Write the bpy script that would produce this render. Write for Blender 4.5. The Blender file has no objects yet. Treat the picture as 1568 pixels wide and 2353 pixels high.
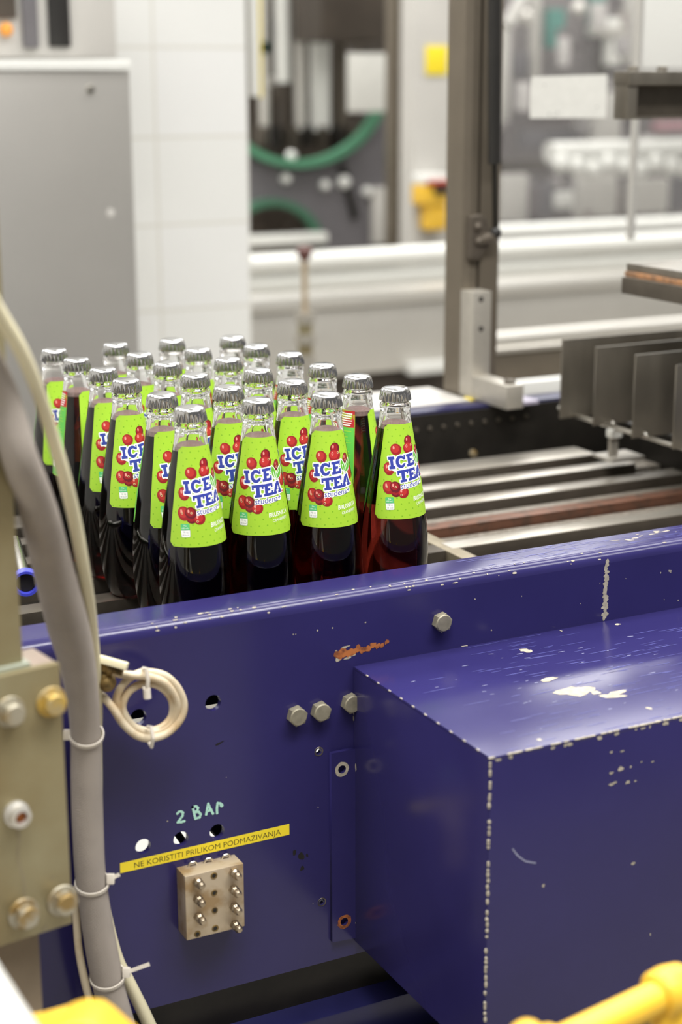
import bpy, bmesh, math, random
from mathutils import Vector, Matrix, noise
random.seed(7)
scene = bpy.context.scene
col = scene.collection
R = math.radians

# ------------------------------------------------------------------ camera
CAM = Vector((-0.5764, -1.4532, 1.5384))
RT = Vector((0.8908, -0.4543, -0.0030)).normalized()
UP = Vector((0.1193, 0.2275, 0.9664)).normalized()
FW = Vector((0.4384, 0.8613, -0.2569)).normalized()
FPX = 3780.0
cam_data = bpy.data.cameras.new('camera')
cam = bpy.data.objects.new('camera', cam_data)
col.objects.link(cam)
cam.matrix_world = Matrix(((RT.x, UP.x, -FW.x, CAM.x), (RT.y, UP.y, -FW.y, CAM.y), (RT.z, UP.z, -FW.z, CAM.z), (0, 0, 0, 1)))
cam_data.sensor_fit = 'VERTICAL'
cam_data.sensor_height = 36.0
cam_data.sensor_width = 24.0
cam_data.lens = FPX * 36.0 / 2353.0
cam_data.clip_start = 0.05
cam_data.dof.use_dof = True
cam_data.dof.focus_distance = 1.66
cam_data.dof.aperture_fstop = 3.4
scene.camera = cam

# ------------------------------------------------------------------ world, lamps, exposure
world = bpy.data.worlds.new('hall_air')
world.use_nodes = True
world.node_tree.nodes['Background'].inputs[0].default_value = (1.0, 0.985, 0.96, 1)
world.node_tree.nodes['Background'].inputs[1].default_value = 0.13
scene.world = world
def lamp(name, loc, sx, sy, power, rot=(0, 0, 0), c=(1, 0.985, 0.95)):
    l = bpy.data.lights.new(name, 'AREA')
    l.shape = 'RECTANGLE'; l.size = sx; l.size_y = sy; l.energy = power; l.color = c
    o = bpy.data.objects.new(name, l); col.objects.link(o)
    o.location = loc; o.rotation_euler = rot
    return o
for lx, ly, pw in ((-1.6, -2.2, 66), (2.4, -2.0, 66), (-1.4, 0.4, 60), (2.2, 0.4, 60), (-1.2, 2.8, 66), (2.2, 2.8, 66), (5.4, 2.8, 66), (1.0, 5.8, 76), (5.0, 5.8, 76)):
    lamp('ceiling_lamp', (lx, ly, 4.6), 2.4, 1.0, pw)
lamp('aisle_lamp', (0.2, -0.95, 3.1), 1.6, 0.4, 46)
scene.view_settings.view_transform = 'Standard'
scene.view_settings.look = 'None'
scene.view_settings.gamma = 1.0
scene.view_settings.exposure = 0.52
scene.view_settings.use_curve_mapping = False
cy = scene.cycles
cy.max_bounces = 18; cy.transmission_bounces = 16; cy.glossy_bounces = 6; cy.diffuse_bounces = 4; cy.transparent_max_bounces = 12
cy.sample_clamp_indirect = 6.0
cy.blur_glossy = 0.6
cy.use_denoising = True

# ------------------------------------------------------------------ helpers
def at(px, py, X=None, Y=None, Z=None, D=None):
    d = FW + RT * ((px - 784) / FPX) - UP * ((py - 1176.5) / FPX)
    if D is not None: t = D
    elif X is not None: t = (X - CAM.x) / d.x
    elif Y is not None: t = (Y - CAM.y) / d.y
    else: t = (Z - CAM.z) / d.z
    return CAM + d * t

def lin(c):
    return tuple(((v / 255) / 12.92 if v / 255 <= 0.04045 else ((v / 255 + 0.055) / 1.055) ** 2.4) for v in c)

def mat(name, rgb, rough=0.5, metal=0.0, var=0.0, scale=30.0, bump=0.0, rvar=0.0, stretch=(1, 1, 1), coat=0.0, spec=0.5, rgb2=None, tint=None, ramp=(0.45, 0.62)):
    m = bpy.data.materials.new(name); m.use_nodes = True
    nt = m.node_tree; b = nt.nodes['Principled BSDF']
    c = lin(rgb)
    b.inputs['Base Color'].default_value = (*c, 1)
    b.inputs['Roughness'].default_value = rough
    b.inputs['Metallic'].default_value = metal
    b.inputs['Coat Weight'].default_value = coat
    b.inputs['Specular IOR Level'].default_value = spec
    if var or bump or rvar or rgb2:
        tc = nt.nodes.new('ShaderNodeTexCoord'); mp = nt.nodes.new('ShaderNodeMapping')
        mp.inputs['Scale'].default_value = stretch
        nt.links.new(tc.outputs['Object'], mp.inputs['Vector'])
        nz = nt.nodes.new('ShaderNodeTexNoise'); nz.inputs['Scale'].default_value = scale
        nz.inputs['Detail'].default_value = 5.0
        nt.links.new(mp.outputs['Vector'], nz.inputs['Vector'])
        if var or rgb2:
            cr = nt.nodes.new('ShaderNodeValToRGB')
            cr.color_ramp.elements[0].position = ramp[0] if rgb2 else 0.3
            cr.color_ramp.elements[1].position = ramp[1] if rgb2 else 0.7
            if rgb2:
                a, z = c, lin(rgb2)
            else:
                a = tuple(v * (1 - var) for v in c); z = tuple(min(1, v * (1 + var)) for v in c)
            cr.color_ramp.elements[0].color = (*a, 1); cr.color_ramp.elements[1].color = (*z, 1)
            nt.links.new(nz.outputs['Fac'], cr.inputs['Fac'])
            nt.links.new(cr.outputs['Color'], b.inputs['Base Color'])
        if rvar:
            mr = nt.nodes.new('ShaderNodeMapRange')
            mr.inputs['To Min'].default_value = max(0.02, rough - rvar); mr.inputs['To Max'].default_value = rough + rvar
            nt.links.new(nz.outputs['Fac'], mr.inputs['Value']); nt.links.new(mr.outputs['Result'], b.inputs['Roughness'])
        if bump:
            bp = nt.nodes.new('ShaderNodeBump'); bp.inputs['Strength'].default_value = bump; bp.inputs['Distance'].default_value = 0.001
            nt.links.new(nz.outputs['Fac'], bp.inputs['Height']); nt.links.new(bp.outputs['Normal'], b.inputs['Normal'])
    return m

def glassy(name, rgb, ior, rough=0.0):
    m = bpy.data.materials.new(name); m.use_nodes = True
    b = m.node_tree.nodes['Principled BSDF']
    b.inputs['Base Color'].default_value = (*rgb, 1); b.inputs['Roughness'].default_value = rough
    b.inputs['Transmission Weight'].default_value = 1.0; b.inputs['IOR'].default_value = ior
    return m

def two_sided(name, front, back, rough=0.45):
    m = bpy.data.materials.new(name); m.use_nodes = True
    nt = m.node_tree; b = nt.nodes['Principled BSDF']; b.inputs['Roughness'].default_value = rough
    g = nt.nodes.new('ShaderNodeNewGeometry'); mx = nt.nodes.new('ShaderNodeMix'); mx.data_type = 'RGBA'
    mx.inputs[6].default_value = (*lin(front), 1); mx.inputs[7].default_value = (*lin(back), 1)
    nt.links.new(g.outputs['Backfacing'], mx.inputs[0]); nt.links.new(mx.outputs[2], b.inputs['Base Color'])
    return m

def frame(origin, z, xh=(1, 0, 0)):
    z = Vector(z).normalized(); x = Vector(xh); x = x - z * x.dot(z)
    if x.length < 1e-5: x = Vector((0, 1, 0)) - z * z.y
    x.normalize(); y = z.cross(x); o = Vector(origin)
    return Matrix(((x.x, y.x, z.x, o.x), (x.y, y.y, z.y, o.y), (x.z, y.z, z.z, o.z), (0, 0, 0, 1)))

class MB:
    def __init__(s): s.bm = bmesh.new(); s.mi = 0
    def _face(s, vs):
        try:
            f = s.bm.faces.new(vs); f.material_index = s.mi; return f
        except ValueError: return None
    def box(s, lo, hi, M=None, bevel=0.0):
        lo, hi = Vector(lo), Vector(hi)
        v = [s.bm.verts.new(Vector(((hi if i & 1 else lo).x, (hi if i & 2 else lo).y, (hi if i & 4 else lo).z))) for i in range(8)]
        fs = [s._face([v[i] for i in q]) for q in ((0, 2, 3, 1), (4, 5, 7, 6), (0, 1, 5, 4), (2, 6, 7, 3), (0, 4, 6, 2), (1, 3, 7, 5))]
        if bevel:
            es = list({e for f in fs for e in f.edges})
            r = bmesh.ops.bevel(s.bm, geom=es, offset=bevel, segments=2, profile=0.6, affect='EDGES')
            for f in r['faces']: f.material_index = s.mi
            v = list({w for f in r['faces'] for w in f.verts})
        if M:
            for w in v: w.co = M @ w.co
        return s
    def prism(s, pts, d, M=None, bevel=0.0):
        a = [s.bm.verts.new((p[0], p[1], 0)) for p in pts]; b = [s.bm.verts.new((p[0], p[1], d)) for p in pts]
        n = len(pts)
        fs = [s._face(a[::-1]), s._face(b)] + [s._face((a[i], a[(i + 1) % n], b[(i + 1) % n], b[i])) for i in range(n)]
        v = a + b
        if bevel:
            es = list({e for f in fs[:2] for e in f.edges})
            r = bmesh.ops.bevel(s.bm, geom=es, offset=bevel, segments=3, profile=0.6, affect='EDGES')
            for f in r['faces']: f.material_index = s.mi
            v = list({w for f in fs if f.is_valid for w in f.verts} | {w for f in r['faces'] for w in f.verts})
        if M:
            for w in v: w.co = M @ w.co
        return s
    def flat(s, pts, M=None):
        v = [s.bm.verts.new(M @ Vector((p[0], p[1], p[2] if len(p) > 2 else 0)) if M else Vector(p)) for p in pts]
        s._face(v); return s
    def lathe(s, prof, M=None, n=32, closed=False, rmod=None):
        rings = []
        for k, (r, z) in enumerate(prof):
            if r < 1e-7: rings.append([s.bm.verts.new((0, 0, z))])
            else:
                ring = []
                for i in range(n):
                    a = 2 * math.pi * i / n; rr = r + (rmod(k, a) if rmod else 0)
                    ring.append(s.bm.verts.new((rr * math.cos(a), rr * math.sin(a), z)))
                rings.append(ring)
        for p, q in list(zip(rings, rings[1:])) + ([(rings[-1], rings[0])] if closed else []):
            for i in range(n):
                j = (i + 1) % n
                if len(p) == 1 and len(q) == 1: continue
                if len(p) == 1: s._face((p[0], q[j], q[i]))
                elif len(q) == 1: s._face((p[i], p[j], q[0]))
                else: s._face((p[i], p[j], q[j], q[i]))
        if M:
            for ring in rings:
                for w in ring: w.co = M @ w.co
        return s
    def cyl(s, a, b, r, n=24, r2=None):
        a, b = Vector(a), Vector(b); L = (b - a).length
        r2 = r if r2 is None else r2
        return s.lathe([(0, 0), (r, 0), (r2, L), (0, L)], frame(a, b - a), n)
    def tube(s, pts, r, n=12, caps=True, ell=None):
        pts = [Vector(p) for p in pts]; rs = r if isinstance(r, (list, tuple)) else [r] * len(pts)
        rings = []; nrm = None
        for i, p in enumerate(pts):
            t = (pts[min(i + 1, len(pts) - 1)] - pts[max(i - 1, 0)]).normalized()
            if nrm is None:
                nrm = t.orthogonal().normalized()
            nrm = (nrm - t * nrm.dot(t)).normalized(); bn = t.cross(nrm)
            rings.append([s.bm.verts.new(p + (nrm * math.cos(2 * math.pi * k / n) + bn * math.sin(2 * math.pi * k / n)) * rs[i]) for k in range(n)])
        for p, q in zip(rings, rings[1:]):
            for k in range(n): s._face((p[k], p[(k + 1) % n], q[(k + 1) % n], q[k]))
        if caps: s._face(rings[0][::-1]); s._face(rings[-1])
        return s
    def hexbolt(s, p, d, r, h, washer=0.0):
        M = frame(p, d, (0.3, 0.1, 1)); o = 0
        if washer: s.lathe([(0, 0), (r * 1.28, 0), (r * 1.32, washer * .5), (r * 1.25, washer), (0, washer)], M, 24); o = washer
        hx = [(r * math.cos(R(60 * i)), r * math.sin(R(60 * i))) for i in range(6)]
        s.prism(hx, h, M @ Matrix.Translation((0, 0, o)))
        s.lathe([(r * 0.90, h + o - 1e-5), (r * 0.80, h + o + h * .12), (0, h + o + h * .13)], M, 24)
        return s
    def blob(s, M, rx, ry, ang=0, n=13, rough=0.4, lift=0.0002, thick=0.0):
        sd = random.random() * 100; pts = []
        for i in range(n):
            a = 2 * math.pi * i / n; k = 1 + rough * noise.noise(Vector((math.cos(a) * 1.3 + sd, math.sin(a) * 1.3, sd)))*1.6
            x, y = rx * k * math.cos(a), ry * k * math.sin(a)
            pts.append((x * math.cos(ang) - y * math.sin(ang), x * math.sin(ang) + y * math.cos(ang), lift + (sd % 1) * .00006))
        return s.flat(pts, M)
    def ball(s, p, r, M=None, n=12, sz=1.0):
        k = 6; prof = [(r * math.sin(math.pi * i / k), -r * sz * math.cos(math.pi * i / k)) for i in range(k + 1)]
        prof[0] = (0, prof[0][1]); prof[-1] = (0, prof[-1][1])
        return s.lathe(prof, (M or Matrix.Identity(4)) @ Matrix.Translation(p) if M else Matrix.Translation(p), n)
    def build(s, name, mats, parent=None, smooth=35, recalc=True):
        if recalc: bmesh.ops.recalc_face_normals(s.bm, faces=s.bm.faces)
        me = bpy.data.meshes.new(name)
        if smooth:
            for f in s.bm.faces: f.smooth = True
            for e in s.bm.edges:
                if len(e.link_faces) == 2 and e.calc_face_angle(0) > R(smooth): e.smooth = False
        s.bm.to_mesh(me); s.bm.free()
        for m in (mats if isinstance(mats, (list, tuple)) else [mats]): me.materials.append(m)
        o = bpy.data.objects.new(name, me); col.objects.link(o)
        if parent:
            o.parent = parent
            o.matrix_parent_inverse = Matrix.Identity(4) if parent.parent else Matrix.Translation(-parent.location)
        return o

def merge(o, mb, m):
    tmp = bpy.data.meshes.new('tmp'); k = len(o.data.materials); o.data.materials.append(m)
    for f in mb.bm.faces: f.material_index = k
    mb.bm.to_mesh(tmp); mb.bm.free()
    bm = bmesh.new(); bm.from_mesh(o.data); bm.from_mesh(tmp); bm.to_mesh(o.data); bm.free(); bpy.data.meshes.remove(tmp)
def tag(o, label=None, cat=None, group=None, kind=None):
    if label: o['label'] = label
    if cat: o['category'] = cat
    if group: o['group'] = group
    if kind: o['kind'] = kind
    return o
def thing(name, loc, label, cat, group=None):
    o = bpy.data.objects.new(name, None); o.empty_display_size = 0.05
    col.objects.link(o); o.location = loc
    return tag(o, label, cat, group)
def spline(pts, k=8):
    pts = [Vector(p) for p in pts]; out = []
    for i in range(len(pts) - 1):
        p0, p1, p2, p3 = pts[max(i - 1, 0)], pts[i], pts[i + 1], pts[min(i + 2, len(pts) - 1)]
        for j in range(k):
            t = j / k
            out.append(0.5 * ((2 * p1) + (p2 - p0) * t + (2 * p0 - 5 * p1 + 4 * p2 - p3) * t * t + (3 * p1 - p0 - 3 * p2 + p3) * t ** 3))
    return out + [pts[-1]]
def curve_mesh(curve):
    o = bpy.data.objects.new('temp', curve); col.objects.link(o)
    dg = bpy.context.evaluated_depsgraph_get(); dg.update()
    me = bpy.data.meshes.new_from_object(o.evaluated_get(dg))
    bpy.data.objects.remove(o)
    return me
def text_bm(body, size, width=None, offset=0.0, spacing=1.0):
    c = bpy.data.curves.new('text', 'FONT'); c.body = body; c.size = size; c.offset = offset; c.space_character = spacing
    c.resolution_u = 4
    me = curve_mesh(c); bm = bmesh.new(); bm.from_mesh(me); bpy.data.meshes.remove(me)
    return bm
def plate_mesh(outline, holes, thick):
    c = bpy.data.curves.new('plate', 'CURVE'); c.dimensions = '2D'; c.fill_mode = 'BOTH'; c.extrude = thick / 2
    for ps in [outline] + holes:
        sp = c.splines.new('POLY'); sp.points.add(len(ps) - 1); sp.use_cyclic_u = True
        for q, p in zip(sp.points, ps): q.co = (p[0], p[1], 0, 1)
    return curve_mesh(c)
def circle(x, y, r, n=24): return [(x + r * math.cos(2 * math.pi * i / n), y + r * math.sin(2 * math.pi * i / n)) for i in range(n)]

# ------------------------------------------------------------------ materials
BLUE = mat('blue_paint', (43, 39, 88), 0.20, var=0.10, scale=7, rvar=0.05, spec=0.36)
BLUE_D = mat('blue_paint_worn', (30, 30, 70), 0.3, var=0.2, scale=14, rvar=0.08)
CHIP = mat('chipped_primer', (166, 158, 142), 0.7, var=0.25, scale=220)
RUST = mat('rust', (168, 98, 48), 0.85, rgb2=(112, 60, 32), scale=160)
SCUFF = mat('scuffed_paint', (140, 142, 168), 0.6, var=0.2, scale=200)
GALV = mat('zinc_plated_steel', (152, 145, 116), 0.42, metal=0.4, rgb2=(126, 110, 74), scale=8, rvar=0.1, bump=0.1, ramp=(0.38, 0.70))
GALV2 = mat('zinc_plated_bolt', (168, 162, 146), 0.45, metal=0.5, rgb2=(146, 122, 76), scale=60, bump=0.15)
STEEL = mat('stainless_steel', (190, 187, 180), 0.28, metal=1.0, var=0.06, scale=8, rvar=0.06, stretch=(1, 1, 12))
STEEL_M = mat('matt_stainless_steel', (205, 202, 196), 0.42, metal=0.6, var=0.05, scale=5)
STEEL_D = mat('dark_steel', (98, 91, 82), 0.4, metal=0.7, var=0.15, scale=40, rvar=0.1)
PLATE = mat('brushed_steel_plate', (134, 128, 118), 0.36, metal=0.8, var=0.14, scale=30, rvar=0.1, stretch=(1, 1, 0.3))
ALU = mat('aluminium', (178, 173, 164), 0.45, metal=0.6, var=0.05, scale=60, bump=0.05)
ALU_T = mat('stained_aluminium', (196, 180, 156), 0.5, metal=0.5, rgb2=(166, 140, 104), scale=40, bump=0.08)
ALU_P = mat('anodised_aluminium', (122, 113, 100), 0.42, metal=0.6, var=0.06, scale=20)
BLACK = mat('black_rubber', (26, 24, 22), 0.5, var=0.2, scale=30)
DARK = mat('dark_oiled_steel', (34, 31, 27), 0.45, metal=0.3, var=0.3, scale=30)
WHITE = mat('white_enamel', (224, 224, 220), 0.35, var=0.02, scale=4)
WHITE_T = mat('white_plastic_tube', (224, 224, 219), 0.3, var=0.02, scale=9)
PAPER = mat('white_card', (216, 215, 209), 0.7, var=0.04, scale=60)
GREY = mat('grey_paint', (188, 185, 180), 0.5, var=0.05, scale=5)
GREY_M = mat('mid_grey_plastic', (100, 97, 100), 0.5, var=0.08, scale=9)
BROWN_D = mat('brown_black_housing', (66, 58, 50), 0.5, var=0.2, scale=8)
GREEN = mat('green_plastic_edge', (78, 134, 104), 0.45, var=0.06, scale=20)
TEAL = mat('teal_plastic', (70, 130, 120), 0.5, var=0.1, scale=20)
YELLOW = mat('yellow_plastic', (230, 184, 58), 0.35, var=0.04, scale=12, bump=0.03)
YELLOW_P = mat('yellow_sticker', (238, 214, 44), 0.5, var=0.03, scale=40)
INK = mat('black_ink', (58, 48, 24), 0.6, var=0.3, scale=200)
CREAM = mat('cream_plastic_tube', (222, 214, 182), 0.4, var=0.05, scale=14)
CREAM_C = mat('cream_cable', (210, 196, 170), 0.45, rgb2=(182, 156, 118), scale=38, ramp=(0.5, 0.72))
TIE = mat('natural_nylon', (216, 208, 196), 0.4, var=0.04, scale=40)
BRASS = mat('grimy_brass', (140, 116, 70), 0.5, metal=0.6, rgb2=(80, 66, 42), scale=80, bump=0.3)
NIPPLE = mat('nickel_nipple', (166, 152, 132), 0.28, metal=0.9, var=0.25, scale=90)
MARKER = mat('pale_green_marker', (176, 222, 206), 0.7, var=0.12, scale=300)
RUSTBAR = mat('rusty_steel_bar', (106, 72, 56), 0.5, metal=0.4, rgb2=(84, 62, 50), scale=50)
ORANGE = mat('orange_plastic', (224, 150, 60), 0.5, var=0.05)
RED = mat('red_plastic', (170, 60, 44), 0.4, var=0.06)
DRED = mat('dark_red_knob', (92, 50, 44), 0.4, var=0.1)

def knit_mat():
    m = mat('grey_braided_sleeve', (158, 149, 141), 0.85, var=0.09, scale=26)
    nt = m.node_tree; b = nt.nodes['Principled BSDF']
    tc = nt.nodes.new('ShaderNodeTexCoord'); w = nt.nodes.new('ShaderNodeTexWave'); w.inputs['Scale'].default_value = 420; w.bands_direction = 'DIAGONAL'
    w.inputs['Distortion'].default_value = 3.0
    nt.links.new(tc.outputs['Object'], w.inputs['Vector'])
    bp = nt.nodes.new('ShaderNodeBump'); bp.inputs['Strength'].default_value = 0.4; bp.inputs['Distance'].default_value = 0.0006
    nt.links.new(w.outputs['Fac'], bp.inputs['Height']); nt.links.new(bp.outputs['Normal'], b.inputs['Normal'])
    return m
SLEEVE = knit_mat()
def belt_mat():
    m = mat('grey_textured_belt', (150, 143, 134), 0.45)
    nt = m.node_tree; b = nt.nodes['Principled BSDF']
    tc = nt.nodes.new('ShaderNodeTexCoord'); v = nt.nodes.new('ShaderNodeTexVoronoi'); v.inputs['Scale'].default_value = 210
    v.inputs['Randomness'].default_value = 0.15
    nt.links.new(tc.outputs['Object'], v.inputs['Vector'])
    cr = nt.nodes.new('ShaderNodeValToRGB'); cr.color_ramp.elements[0].color = (*lin((178, 171, 160)), 1); cr.color_ramp.elements[1].color = (*lin((92, 86, 78)), 1)
    cr.color_ramp.elements[0].position = 0.25; cr.color_ramp.elements[1].position = 0.6
    nt.links.new(v.outputs['Distance'], cr.inputs['Fac']); nt.links.new(cr.outputs['Color'], b.inputs['Base Color'])
    bp = nt.nodes.new('ShaderNodeBump'); bp.inputs['Strength'].default_value = 0.6; bp.inputs['Distance'].default_value = 0.001; bp.invert = True
    nt.links.new(v.outputs['Distance'], bp.inputs['Height']); nt.links.new(bp.outputs['Normal'], b.inputs['Normal'])
    return m
BELT = belt_mat()
def tile_mat():
    m = mat('white_glazed_tile', (228, 228, 224), 0.25)
    nt = m.node_tree; b = nt.nodes['Principled BSDF']
    tc = nt.nodes.new('ShaderNodeTexCoord'); mp = nt.nodes.new('ShaderNodeMapping'); mp.inputs['Rotation'].default_value = (R(90), 0, 0)
    br = nt.nodes.new('ShaderNodeTexBrick'); br.offset = 0; br.inputs['Scale'].default_value = 1.0
    br.inputs['Brick Width'].default_value = 0.232; br.inputs['Row Height'].default_value = 0.2; br.inputs['Mortar Size'].default_value = 0.0035
    br.inputs['Color1'].default_value = (*lin((228, 228, 227)), 1); br.inputs['Color2'].default_value = (*lin((226, 226, 222)), 1); br.inputs['Mortar'].default_value = (*lin((213, 211, 204)), 1)
    nt.links.new(tc.outputs['Object'], mp.inputs['Vector']); nt.links.new(mp.outputs['Vector'], br.inputs['Vector'])
    nt.links.new(br.outputs['Color'], b.inputs['Base Color'])
    return m
TILE = tile_mat()
FLOOR = mat('pale_resin_floor', (164, 160, 152), 0.35, var=0.06, scale=3, rvar=0.08)
WALLM = mat('pale_wall_paint', (214, 212, 208), 0.7, var=0.03, scale=2)
CEIL = mat('white_ceiling', (225, 225, 222), 0.8, var=0.02, scale=2)
PANE = bpy.data.materials.new('clear_acrylic'); PANE.use_nodes = True
_n = PANE.node_tree; _b = _n.nodes['Principled BSDF']; _t = _n.nodes.new('ShaderNodeBsdfTransparent'); _m = _n.nodes.new('ShaderNodeMixShader')
_b.inputs['Base Color'].default_value = (0.9, 0.9, 0.9, 1); _b.inputs['Roughness'].default_value = 0.08
_m.inputs[0].default_value = 0.05; _n.links.new(_t.outputs[0], _m.inputs[1]); _n.links.new(_b.outputs[0], _m.inputs[2]); _n.links.new(_m.outputs[0], _n.nodes['Material Output'].inputs[0])
_t.inputs[0].default_value = (0.97, 0.97, 0.97, 1)

# ------------------------------------------------------------------ the hall
def room(name, lo, hi, m):
    return tag(MB().box(lo, hi).build(name, m, smooth=0), kind='structure')
room('floor', (-4, -3.5, -0.1), (9, 9, 0), FLOOR)
room('ceiling', (-4, -3.5, 6.2), (9, 9, 6.3), CEIL)
room('wall_back', (-4, 8.9, 0), (9, 9, 6.2), WALLM)
room('wall_left', (-4.1, -3.5, 0), (-4, 9, 6.2), WALLM)
room('wall_right', (9, -3.5, 0), (9.1, 9, 6.2), WALLM)
ADDED_GLOW = bpy.data.materials.new('added_window_glow'); ADDED_GLOW.use_nodes = True
_e = ADDED_GLOW.node_tree.nodes.new('ShaderNodeEmission'); _e.inputs[0].default_value = (0.97, 0.98, 1.0, 1); _e.inputs[1].default_value = 2.5
ADDED_GLOW.node_tree.links.new(_e.outputs[0], ADDED_GLOW.node_tree.nodes['Material Output'].inputs[0])
for n_, (x0_, x1_) in enumerate(((-3.6, 0.2), (0.7, 3.2), (3.6, 5.6), (6.0, 8.6))):  # unseen glowing windows, added to brighten reflections on the blue tops and bars
    w_ = MB(); w_.box((x0_, 8.84, 3.2), (x1_, 8.90, 3.3)); w_.box((x0_, 8.84, 5.8), (x1_, 8.90, 5.9)); w_.box((x0_, 8.84, 3.3), (x0_ + .08, 8.90, 5.8)); w_.box((x1_ - .08, 8.84, 3.3), (x1_, 8.90, 5.8))
    w_.mi = 1; w_.box((x0_ + .08, 8.875, 3.3), (x1_ - .08, 8.895, 5.8))
    tag(w_.build('window_%d' % (n_ + 1), [WHITE, ADDED_GLOW], smooth=0), kind='structure')
YT = 2.2
a = at(305, 400, Y=YT); b = at(572, 400, Y=YT)
t_o = MB().box((-0.80, 0, 0), (0, 0.30, 6.2)).build('wall_pier', TILE, smooth=0)
t_o.location = (b.x, YT, 0); tag(t_o, kind='structure')

# ------------------------------------------------------------------ conveyor side frame (blue)
YP = -0.127
frame_t = thing('conveyor_side_frame', (0.1, YP, 0), 'long blue painted side frame of the bottle conveyor, chipped rail on top', 'machine frame')
holes_up = [(-0.035, 0.9764, .0078), (-0.1084, 0.9759, .0078)]
holes_lo = [(-0.1084, 0.8476, .0075), (-0.0708, 0.8467, .0075), (-0.0342, 0.8461, .0075)]
tapped = [(0.0738, 0.9064, .003), (0.076, 0.7452, .003)]
me = plate_mesh([(-0.75, 0.678), (1.3, 0.678), (1.3, 1.050), (-0.75, 1.050)], [circle(*h) for h in holes_up + holes_lo + tapped], 0.006)
me.name = 'side_panel'; me.materials.append(BLUE)
me.transform(Matrix(((1, 0, 0, 0), (0, 0, -1, YP + 0.003), (0, 1, 0, 0), (0, 0, 0, 1))))
sp = bpy.data.objects.new('side_panel', me); col.objects.link(sp); sp.parent = frame_t; sp.matrix_parent_inverse = Matrix.Translation(-frame_t.location)
# folded top rail: rounded outer bend, flat top, inner lip
prof = [(YP, 1.050)] + [(YP + .012 - .012 * math.cos(R(a)), 1.050 + .012 * math.sin(R(a))) for a in range(15, 91, 15)] + [(-0.078, 1.062), (-0.0765, 1.0605), (-0.0765, 1.02), (-0.0805, 1.02), (-0.0805, 1.058), (YP + .012, 1.058), (YP + .006, 1.050)]
MB().prism(prof, 2.05, Matrix(((0, 0, 1, -0.75), (1, 0, 0, 0), (0, 1, 0, 0), (0, 0, 0, 1)))).build('top_rail', BLUE, frame_t); trail = bpy.data.objects['top_rail']
for bx, bz in ((0.2079, 1.0183), (0.0491, 0.9492), (0.0745, 0.949), (0.107, 0.9515)):
    MB().hexbolt((bx, YP, bz), (0, -1, 0), 0.0098, 0.0075).build('hex_bolt', mat('dull_bolt', (146, 140, 122), 0.6, metal=0.5, var=0.2, scale=120, bump=0.2) if 'dull_bolt' not in bpy.data.materials else bpy.data.materials['dull_bolt'], frame_t)
for hx, hz, hr in tapped:
    MB().lathe([(.003, -.0002), (.0045, 0.0004), (.0048, 0.0001)], frame((hx, YP, hz), (0, -1, 0)), 20).build('tapped_hole_rim', STEEL_D, sp)
PF = frame((0, YP, 0), (0, -1, 0), (1, 0, 0))          # panel frame: x = X, y = Z, lift towards viewer
def on_panel(x, z): return PF @ Matrix.Translation((x, z, 0))
mb = MB()
for k in range(11):
    t = k / 10; mb.blob(on_panel(0.096 + .052 * t, 1.0018 + .0015 * math.sin(k * 2) + .003 * t), 0.0048 - .0022 * t, 0.0045 * (1 - .75 * t) + .0005, random.random(), lift=.00025)
merge(sp, mb, RUST)
mb = MB()
for dx, dz, rx, ry in ((-.0045, -.0055, .0035, .002), (.006, -.006, .004, .0012), (.012, -.004, .003, .001), (.004, .0055, .006, .001), (-.006, .001, .0012, .004)): mb.blob(on_panel(.099 + dx, 1.003 + dz), rx, ry, .1, lift=.0002)
for k in range(17):
    z = 1.052 - k * .0038; mb.blob(on_panel(.4062 + random.uniform(-.001, .001), z), random.uniform(.0018, .0042), .0026, 0, lift=.0002)
for k in range(34):
    mb.blob(on_panel(random.uniform(-.1, .62), random.choice((random.uniform(.72, 1.04), 1.03))), random.uniform(.0003, .0011), random.uniform(.0003, .0012), random.random(), 7, lift=.0002)
for k in range(26):
    mb.blob(on_panel(random.uniform(.48, .66), random.uniform(.995, 1.045)), random.uniform(.0003, .0009), random.uniform(.0003, .0011), random.random(), 7, lift=.0002)
merge(sp, mb, CHIP); mb = MB()
TF = frame((0, 0, 1.062), (0, 0, 1), (1, 0, 0))
for k in range(44):
    c = random.choice(((.455, -.096), (.49, -.092), (.565, -.098), (.60, -.096)))
    mb.blob(TF @ Matrix.Translation((c[0] + random.gauss(0, .014), min(-.081, max(-.112, c[1] + random.gauss(0, .005))), 0)), random.uniform(.001, .006), random.uniform(.0006, .002), random.uniform(-.3, .3), 9, lift=.0002)
for k in range(70):
    x = random.uniform(-.12, .69); ang = random.choice((25, 40, 60, 75)); 
    c = Vector((x, YP + .012 - .012 * math.cos(R(ang)), 1.050 + .012 * math.sin(R(ang))))
    mb.blob(frame(c, (0, -math.cos(R(ang)), math.sin(R(ang)))), random.uniform(.0006, .003), random.uniform(.0004, .0011), 0, 8, lift=.0003)
merge(trail, mb, CHIP)
mb = MB()
for x, z, rx, ry in ((.0465, .806, .002, .003), (.054, .80, .003, .004), (.0545, .787, .002, .0025), (-.03, .935, .004, .001), (.06, .80, .001, .002)): mb.blob(on_panel(x, z), rx, ry, .3, lift=.00015)
merge(sp, mb, DARK)
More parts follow.
